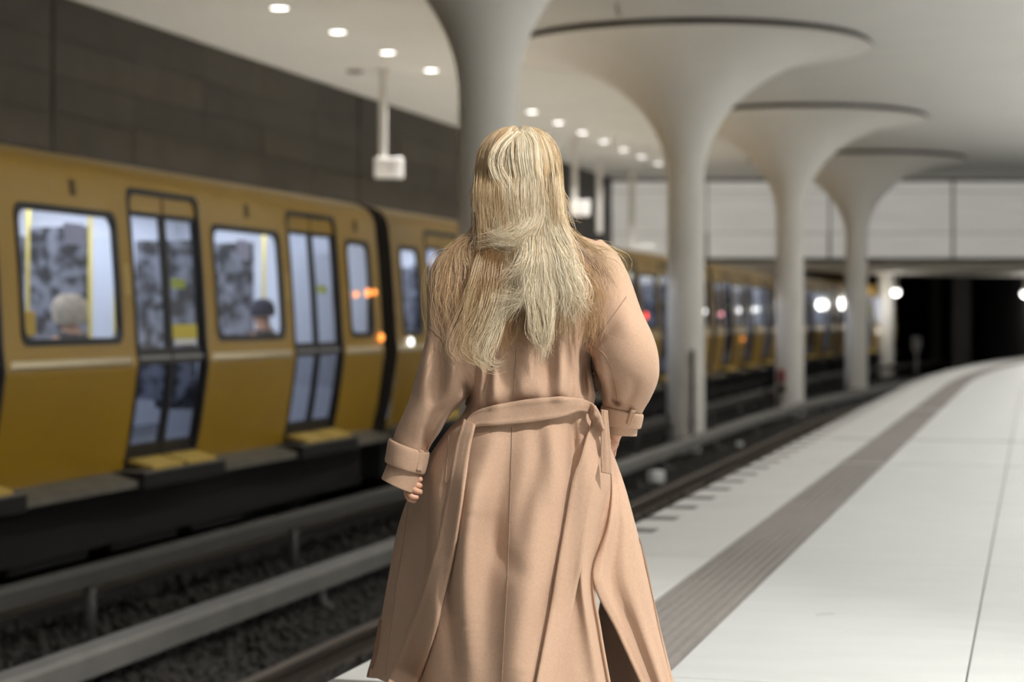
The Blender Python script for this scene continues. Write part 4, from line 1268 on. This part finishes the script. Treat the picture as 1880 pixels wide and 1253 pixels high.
# trousers and ankle boots
M['trousers'] = new_mat('dark_trousers', (0.02, 0.018, 0.018), 0.9); M['boot'] = new_mat('black_leather', (0.012, 0.011, 0.011), 0.4)
Jt = [Jn[0], Jn[20], Jn[21], Jn[22], Jn[25], Jn[26], Jn[27]]
Jt = [(j[0], j[1], j[2], (j[3][0] + .012, j[3][1] + .012) if isinstance(j[3], tuple) else j[3] + .018) for j in Jt]
skin_body('trousers', Jt, [(0, 1), (1, 2), (2, 3), (0, 4), (4, 5), (5, 6)], M['trousers'], woman, 0, 2)
for a in (22, 27):
    j = Jn[a]
    m = MB(); pr = []
    # shaft, foot and heel swept as ellipses along the foot
    secs = [(-.045, .00, .10, .032), (-.03, .0, .11, .038), (.0, .012, .105, .042), (.05, .008, .085, .043), (.10, .0, .065, .046), (.16, .0, .05, .045), (.20, .0, .04, .034), (.215, .003, .03, .018)]
    v, f = [], []; nn = 16
    for (yy, z0, z1, hw) in secs:
        for k in range(nn):
            c = 2 * math.pi * k / nn
            v.append((hw * math.cos(c), yy, max(z0, (z0 + z1) / 2 + (z1 - z0) / 2 * math.sin(c))))
    for i in range(len(secs) - 1):
        for k in range(nn):
            f.append((i * nn + k, i * nn + (k + 1) % nn, (i + 1) * nn + (k + 1) % nn, (i + 1) * nn + k))
    f += [tuple(range(nn))[::-1], tuple((len(secs) - 1) * nn + k for k in range(nn))]
    m.add(v, f)
    m.lathe([(.044, .06), (.045, .14), (.052, .22), (.050, .225)], 16, (0, 0, 0))
    b = m.build('boot', M['boot'], woman, True); b.location = (j[0], j[1], 0)
    MB().bbox(-.032, .032, -.045, .015, 0, .03, .006).build('heel', M['boot'], b)

# ================================================================== HAIR
hr = np.random.default_rng(3)
HT = tree_of([coat, panel, sl, sr])
locks = []      # (control points px,py,depth ; widths px ; strand count ; colour a ; colour b ; frizz px)
GOLD = (0.50, 0.335, 0.175); SHADE_BROWN = (0.28, 0.15, 0.065); BLOND = (0.70, 0.535, 0.32); PLAT = (0.93, 0.85, 0.66); AMBER = (0.44, 0.24, 0.10)
def lock(pts, w, n, ca, cb, fr=2.0, dw=0.012):
    locks.append((pts, w, n, ca, cb, fr, dw))

def mixc(a, b, t): return tuple(a[i] * (1 - t) + b[i] * t for i in range(3))
U = hr.uniform
# crown: combed down from the top over the back of the head
for i in range(150):
    k = U(-1, 1); q = abs(k); j = U(-1, 1)
    lay = U(-.006, .010)
    end = 470 + 90 * U(0, 1) if k > -.2 else 430 + 110 * U(0, 1)
    pts = [(952 + 16 * k, 236 + 3 * q, .02), (952 + 46 * k, 241 + 11 * q * q, -.04 + .055 * q * q), (951 + 66 * k, 268 + 9 * q * q, -.085 + .095 * q * q), (951 + 74 * k + 2 * j, 310, -.108 + .115 * q * q),
           (951 + 78 * k + 4 * j, 355, -.114 + .115 * q * q), (955 + 78 * k + 6 * j, 402, -.116 + .105 * q * q), (962 + 80 * k + 8 * j, 444, -.130 + .07 * q * q), (968 + 86 * k + 12 * j, 488, -.165 + .05 * q * q), (974 + 88 * k + 18 * j, end, -.185 + .05 * q * q)]
    pts = [(p[0], p[1], p[2] + lay) for p in pts]
    light = U(0, 1)
    if -.35 < k < .55: ca, cb = (BLOND, PLAT) if light > .25 else (GOLD, BLOND)
    elif k <= -.35: ca, cb = (GOLD, BLOND) if light > .35 else (AMBER, GOLD)
    else: ca, cb = (GOLD, BLOND) if light > .45 else (BLOND, PLAT)
    lock(pts, [4, 6, 6, 6, 6, 7, 9, 11, 8], 34, ca, cb, 1.8, .006)
# fill the sides of the head
for i in range(36):
    k = (1 if i % 2 else -1) * U(.72, 1.0); q = abs(k); j = U(-1, 1)
    lock([(952 + 20 * k, 239, .02), (952 + 48 * k, 252, .012), (951 + 68 * k, 278, .008), (951 + 75 * k, 315, .004), (951 + 78 * k + 2 * j, 358, .0), (955 + 78 * k + 4 * j, 402, -.015), (962 + 80 * k + 8 * j, 440, -.06), (968 + 84 * k + 10 * j, 470 + 40 * U(0, 1), -.11)], [5, 7, 7, 7, 7, 8, 9, 8], 26, GOLD if U(0, 1) < .7 else AMBER, BLOND, 2.0, .018)
# amber mass at the left of the neck, browned for shade from the hair above
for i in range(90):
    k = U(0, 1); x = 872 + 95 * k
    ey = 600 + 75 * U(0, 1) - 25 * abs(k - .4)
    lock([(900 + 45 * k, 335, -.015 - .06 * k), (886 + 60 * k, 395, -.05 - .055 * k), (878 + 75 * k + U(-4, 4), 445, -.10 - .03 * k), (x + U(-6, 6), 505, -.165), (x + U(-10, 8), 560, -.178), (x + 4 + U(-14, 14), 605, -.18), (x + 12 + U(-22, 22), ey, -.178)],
         [4, 6, 8, 9, 10, 9, 4], 22, SHADE_BROWN, AMBER if U(0, 1) < .8 else GOLD, 4.0, .012)
# thin veil over the left shoulder
for i in range(24):
    k = U(0, 1); x = 800 + 84 * k
    lock([(893, 378, -.07), (882 - 4 * k, 420, -.095), (866 - (1 - k) * 40, 452, -.12), (x + 6 + U(-6, 6), 505, -.15), (x + U(-10, 8), 555, -.17), (x + U(-8, 18), 605, -.17), (x + 14 + U(-16, 40), 625 + U(-50, 40), -.17)],
         [3, 6, 10, 15, 18, 18, 12], 3, AMBER, GOLD if U(0, 1) < .6 else BLOND, 8.0, .012)
# platinum mass, first tier with tips sweeping out to the left
for i in range(60):
    k = U(0, 1)
    ex = 928 + 150 * k + U(-8, 8); ey = 515 + U(-30, 34) + 30 * k
    lock([(962 + 45 * k, 330, -.08), (965 + 55 * k, 375, -.100), (968 + 62 * k, 420, -.135), (966 + 78 * k + U(-6, 6), 455, -.17), (958 + 100 * k + U(-8, 8), 488, -.198), (ex + U(-26, 10), ey, -.205)],
         [5, 6, 10, 13, 12, 8], 20, BLOND if U(0, 1) < .75 else GOLD, PLAT, 3.0, .012)
# second tier
for i in range(75):
    k = U(0, 1); k2 = k + U(-.08, .08)
    ex = 922 + 160 * k2 + U(-8, 8) - (22 if k < .3 else 0); ey = 562 + 34 * (1 - abs(2 * k - 1)) + U(-34, 40)
    lock([(966 + 40 * k, 350, -.08), (972 + 45 * k, 420, -.125), (972 + 66 * k, 465, -.185), (964 + 92 * k + U(-6, 6), 505, -.205), (954 + 116 * k + U(-10, 10), 542, -.215), (ex + U(-24, 24), ey, -.21)],
         [5, 7, 11, 14, 13, 9], 20, BLOND if U(0, 1) < .8 else GOLD, PLAT, 3.5, .014)
# bright tail at the centre
for i in range(20):
    x = 992 + U(-20, 20)
    lock([(982, 370, -.085), (988 + U(-20, 20), 470, -.175), (x - 4 + U(-8, 8), 530, -.215), (x, 575, -.228), (x + 2 + U(-5, 5), 610, -.228), (996 + (x - 992) * .35 + U(-4, 4), 632, -.22), (996 + U(-9, 12), 652 + U(-34, 18), -.212)], [5, 9, 12, 10, 7, 4, 2], 20, BLOND, PLAT, 3.0, .010)
# lower golden fringe
for i in range(64):
    k = U(0, 1); x = 890 + 205 * k
    lock([(930 + 70 * k, 380, -.08), (925 + 85 * k, 440, -.13), (915 + 130 * k + U(-8, 8), 515, -.18), (x + 4, 570, -.188), (x + U(-10, 10), 610, -.188), (x + U(-18, 14), 636 + U(-36, 26), -.183)], [5, 8, 10, 11, 9, 6], 8, AMBER, GOLD if U(0, 1) < .5 else BLOND, 5, .012)
# sweeping curls at the lower left
for i in range(16):
    a, b, c = U(-22, 22), U(-14, 12), U(-14, 14)
    lock([(925 + .4 * a, 385, -.07), (922 + .7 * a, 450, -.125), (915 + a, 530, -.182), (897 + a, 590, -.205), (874 + .6 * a + c, 635 + b, -.21), (878 + .6 * a + c, 657 + b, -.213), (900 + .5 * a + c, 667 + b, -.213), (922 + .5 * a + c, 655 + b + U(-8, 8), -.21)], [4, 6, 8, 9, 8, 6, 6, 5], 7, BLOND if i % 2 else GOLD, PLAT if i % 3 else BLOND, 4, .008)
for i in range(14):
    a, b, c = U(-24, 24), U(-22, 14), U(-12, 12)
    lock([(905 + .3 * a, 385, -.045), (896 + .6 * a, 445, -.12), (885 + a, 505, -.172), (868 + a, 565, -.19), (848 + .5 * a + c, 612 + b, -.195), (842 + .5 * a + c, 638 + b, -.2), (862 + .4 * a + c, 655 + b, -.2), (890 + .4 * a + c, 662 + b + U(-8, 8), -.2)], [4, 6, 8, 9, 9, 8, 7, 6], 6, GOLD, BLOND, 5, .008)
for i in range(6):
    a = U(-14, 14)
    lock([(935 + .4 * a, 390, -.075), (930 + .7 * a, 480, -.15), (922 + a, 560, -.192), (910 + a, 615, -.205), (897 + a, 652, -.21), (898 + a, 672 + U(-6, 6), -.21), (914 + a, 676 + U(-8, 8), -.208)], [4, 7, 8, 9, 8, 6, 5], 8, BLOND, PLAT, 4, .008)
# loose loops blown over the back of the head
for i in range(16):
    a, b = U(-12, 12), U(-10, 10)
    lock([(944 + a, 243, -.055), (922 + a, 262, -.096), (908 + a, 290, -.116), (912 + a, 322 + b, -.128), (930 + a, 352 + b, -.138), (944 + .6 * a, 380 + b, -.142), (938 + .5 * a, 410 + b, -.146), (924 + .5 * a, 428 + .4 * b, -.15), (912 + .5 * a, 418 + b, -.152), (914 + .6 * a, 396 + b, -.15), (926 + a, 376 + b, -.146)], [3, 4, 5, 5, 6, 6, 6, 5, 5, 4, 3], 6, BLOND if i % 2 else GOLD, PLAT, 2.4, .005)
for i in range(26):
    a, b = U(-16, 16), U(-14, 14)
    lock([(960 + .5 * a, 244, -.05), (966 + a, 262, -.09), (968 + a, 290, -.112), (976 + a, 345, -.125), (980 + a, 390, -.14), (966 + a, 426 + b, -.158), (942 + .7 * a, 444 + b, -.165), (916 + .7 * a, 440 + b, -.165), (902 + a, 424 + b, -.16)], [3, 4, 5, 6, 8, 8, 7, 6, 4], 11, BLOND, PLAT, 3.0, .007)
for i in range(14):
    a, b = U(-14, 14), U(-10, 10)
    lock([(950 + .5 * a, 244, -.05), (953 + a, 265, -.092), (955 + a, 300, -.114), (966 + a, 360, -.13), (958 + a, 415 + b, -.15), (930 + a, 438 + b, -.16), (895 + a, 446 + b, -.155), (866 + a, 452 + b, -.14)], [3, 4, 5, 6, 7, 7, 6, 4], 9, BLOND, PLAT, 3.0, .007)
# fly away wisps on both shoulders and at the sides of the head
for i in range(26):
    s_ = U(0, 1); x, y = 1095 + 55 * s_, 455 + 60 * U(0, 1)
    lock([(1010, 385 + 20 * s_, -.06), (1045, 425, -.075), (1070 + 15 * s_, 450, -.11), (x, y, -.13), (x + U(-25, 12), y + U(20, 70), -.14)], [2, 3, 4, 5, 4], 5, GOLD, BLOND, 5, .01)
for i in range(26):
    s_ = U(0, 1); x, y = 790 + 70 * s_, 470 + 90 * U(0, 1)
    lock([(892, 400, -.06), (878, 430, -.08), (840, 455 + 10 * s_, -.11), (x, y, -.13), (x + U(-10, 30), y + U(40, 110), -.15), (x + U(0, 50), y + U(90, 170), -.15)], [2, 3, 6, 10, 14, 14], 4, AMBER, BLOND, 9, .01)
for i in range(14):
    lock([(897, 280 + 5 * i, -.03), (882 - .5 * i, 318 + 5 * i, -.03), (868 + U(-4, 6), 345 + 6 * i, -.03), (876 + U(-4, 4), 374 + 5 * i, -.04)], [2, 3, 4, 2], 5, BLOND, BLOND, 3, .006)
for i in range(10):
    lock([(1020, 300, -.02), (1031, 340 + 6 * i, -.03), (1040 + U(-4, 14), 370 + 6 * i, -.05), (1052 + U(-6, 18), 395 + 6 * i, -.06)], [2, 3, 4, 2], 4, BLOND, BLOND, 3, .006)
for i in range(24):
    x = U(1000, 1110)
    lock([(1000 + U(0, 50), 440, -.15), (x - 5, 520, -.19), (x + U(-4, 10), 580, -.19), (x + U(-12, 12), 640 + U(-30, 20), -.17)], [5, 8, 9, 8], 7, GOLD, AMBER, 6, .01)

NP = 20
allV, allF, allC = [], [], []
nv = 0
def smooth_noise(n, m, k=4):
    c = hr.normal(0, 1, (n, k + 1))
    return np.stack([cat_rom(c[i].reshape(-1, 1), m)[:, 0] for i in range(n)])
tri = np.arange(3) * 2 * math.pi / 3
for pts, w, n, ca, cb, fr, dw in locks:
    P = np.array(pts, float)
    C = cat_rom(P, NP)                       # px,py,depth
    W = cat_rom(np.array(w, float).reshape(-1, 1), NP)[:, 0]
    T = np.gradient(C[:, :2], axis=0); T /= np.linalg.norm(T, axis=1)[:, None] + 1e-9
    Nn = np.stack([-T[:, 1], T[:, 0]], 1)
    off = np.clip(hr.normal(0, .55, n), -1.5, 1.5); dof = hr.normal(0, 1, n)
    wv = smooth_noise(n, NP) * (np.linspace(.15, 1.25, NP) ** 1.3)[None] * fr * 1.3
    px = C[None, :, 0] + Nn[None, :, 0] * (off[:, None] * W[None] + wv)
    py = C[None, :, 1] + Nn[None, :, 1] * (off[:, None] * W[None] + wv)
    sh = hr.uniform(-.06, .04, n)            # ragged ends
    dep = C[None, :, 2] + dof[:, None] * dw * .5 * np.linspace(.5, 1.2, NP)[None] + .006 * (off[:, None] ** 2)
    ln = 1 - .45 * hr.uniform(0, 1, n) ** 1.6
    # shorten strands individually
    tt = np.linspace(0, 1, NP)
    for i in range(n):
        u = tt * ln[i]
        px[i] = np.interp(u, tt, px[i]); py[i] = np.interp(u, tt, py[i]); dep[i] = np.interp(u, tt, dep[i])
    # keep clear of the coat (probe the middle line of the lock)
    lim = np.array([surf(C[j, 0], C[j, 1], .006, 9.0, HT) for j in range(NP)])
    dep = np.minimum(dep, lim[None] + hr.uniform(-.004, .002, (n, 1)))
    s = (WD + dep) / F
    X = np.stack([(px - 940) * s - U0, dep, CAM_H + (HOR - py) * s], 2)      # n,NP,3
    rad = hr.uniform(.00032, .00058, n)[:, None] * np.interp(tt, [0, .05, .7, 1], [.8, 1, .9, .25])[None]
    tang = np.gradient(X, axis=1); tang /= np.linalg.norm(tang, axis=2)[..., None] + 1e-9
    e1 = np.cross(tang, np.array([0.02, 1.0, .03])); e1 /= np.linalg.norm(e1, axis=2)[..., None] + 1e-9
    e2 = np.cross(tang, e1)
    R = X[:, :, None, :] + rad[:, :, None, None] * (e1[:, :, None, :] * np.cos(tri)[None, None, :, None] + e2[:, :, None, :] * np.sin(tri)[None, None, :, None])
    allV.append(R.reshape(-1, 3))
    base = nv + (np.arange(n) * NP * 3)[:, None, None] + (np.arange(NP - 1) * 3)[None, :, None]
    k = np.arange(3)[None, None, :]; k2 = (k + 1) % 3
    allF.append(np.stack([base + k, base + k2, base + 3 + k2, base + 3 + k], 3).reshape(-1, 4))
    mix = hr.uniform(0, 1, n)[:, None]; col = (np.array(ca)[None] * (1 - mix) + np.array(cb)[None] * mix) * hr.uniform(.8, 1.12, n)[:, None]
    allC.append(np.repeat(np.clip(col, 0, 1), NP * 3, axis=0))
    nv += n * NP * 3
V = np.concatenate(allV); Fq = np.concatenate(allF); Cc = np.concatenate(allC)
me = bpy.data.meshes.new('hair')
me.vertices.add(len(V)); me.vertices.foreach_set('co', V.astype(np.float32).ravel())
me.loops.add(Fq.size); me.loops.foreach_set('vertex_index', Fq.astype(np.int32).ravel())
me.polygons.add(len(Fq)); me.polygons.foreach_set('loop_start', (np.arange(len(Fq)) * 4).astype(np.int32)); 
me.update(calc_edges=True)
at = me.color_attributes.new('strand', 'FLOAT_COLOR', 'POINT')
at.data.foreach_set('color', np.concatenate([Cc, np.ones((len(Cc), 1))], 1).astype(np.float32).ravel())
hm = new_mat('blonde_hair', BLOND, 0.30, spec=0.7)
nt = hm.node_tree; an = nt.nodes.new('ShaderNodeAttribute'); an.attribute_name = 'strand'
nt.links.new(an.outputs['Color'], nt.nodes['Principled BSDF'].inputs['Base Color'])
nt.nodes['Principled BSDF'].inputs['Anisotropic'].default_value = 0.4
hair = link_mesh('hair', me, hm, woman, True)
hair['kind'] = 'stuff'; hair['label'] = 'long wavy platinum and golden blonde hair'
# dense layer close to the scalp so that no skin shows between the strands
cap = MB()
v, f = [], []; nu, nw = 28, 20
for i in range(nw):
    th = math.pi * (.02 + .68 * i / (nw - 1))
    for k in range(nu):
        a = 2 * math.pi * k / nu
        fw = .35 if math.sin(a) > .2 and th > 1.0 else 1.0
        r = math.sin(th)
        v.append((r * math.cos(a) * .080, .012 + r * math.sin(a) * (.088 if math.sin(a) < 0 else .080), .118 * math.cos(th)))
for i in range(nw - 1):
    for k in range(nu):
        a = 2 * math.pi * (k + .5) / nu
        if math.sin(a) > .35 and i > nw * .5: continue
        f.append((i * nu + k, i * nu + (k + 1) % nu, (i + 1) * nu + (k + 1) % nu, (i + 1) * nu + k))
cap.add(v, f)
M['scalp'] = new_mat('blonde_under_layer', (0.46, 0.31, 0.16), 0.6, noise=(40, .3, (6, 6, .4)))
c = cap.build('hair_under_layer', M['scalp'], hair, True); c.location = L(952, 330, -.002)
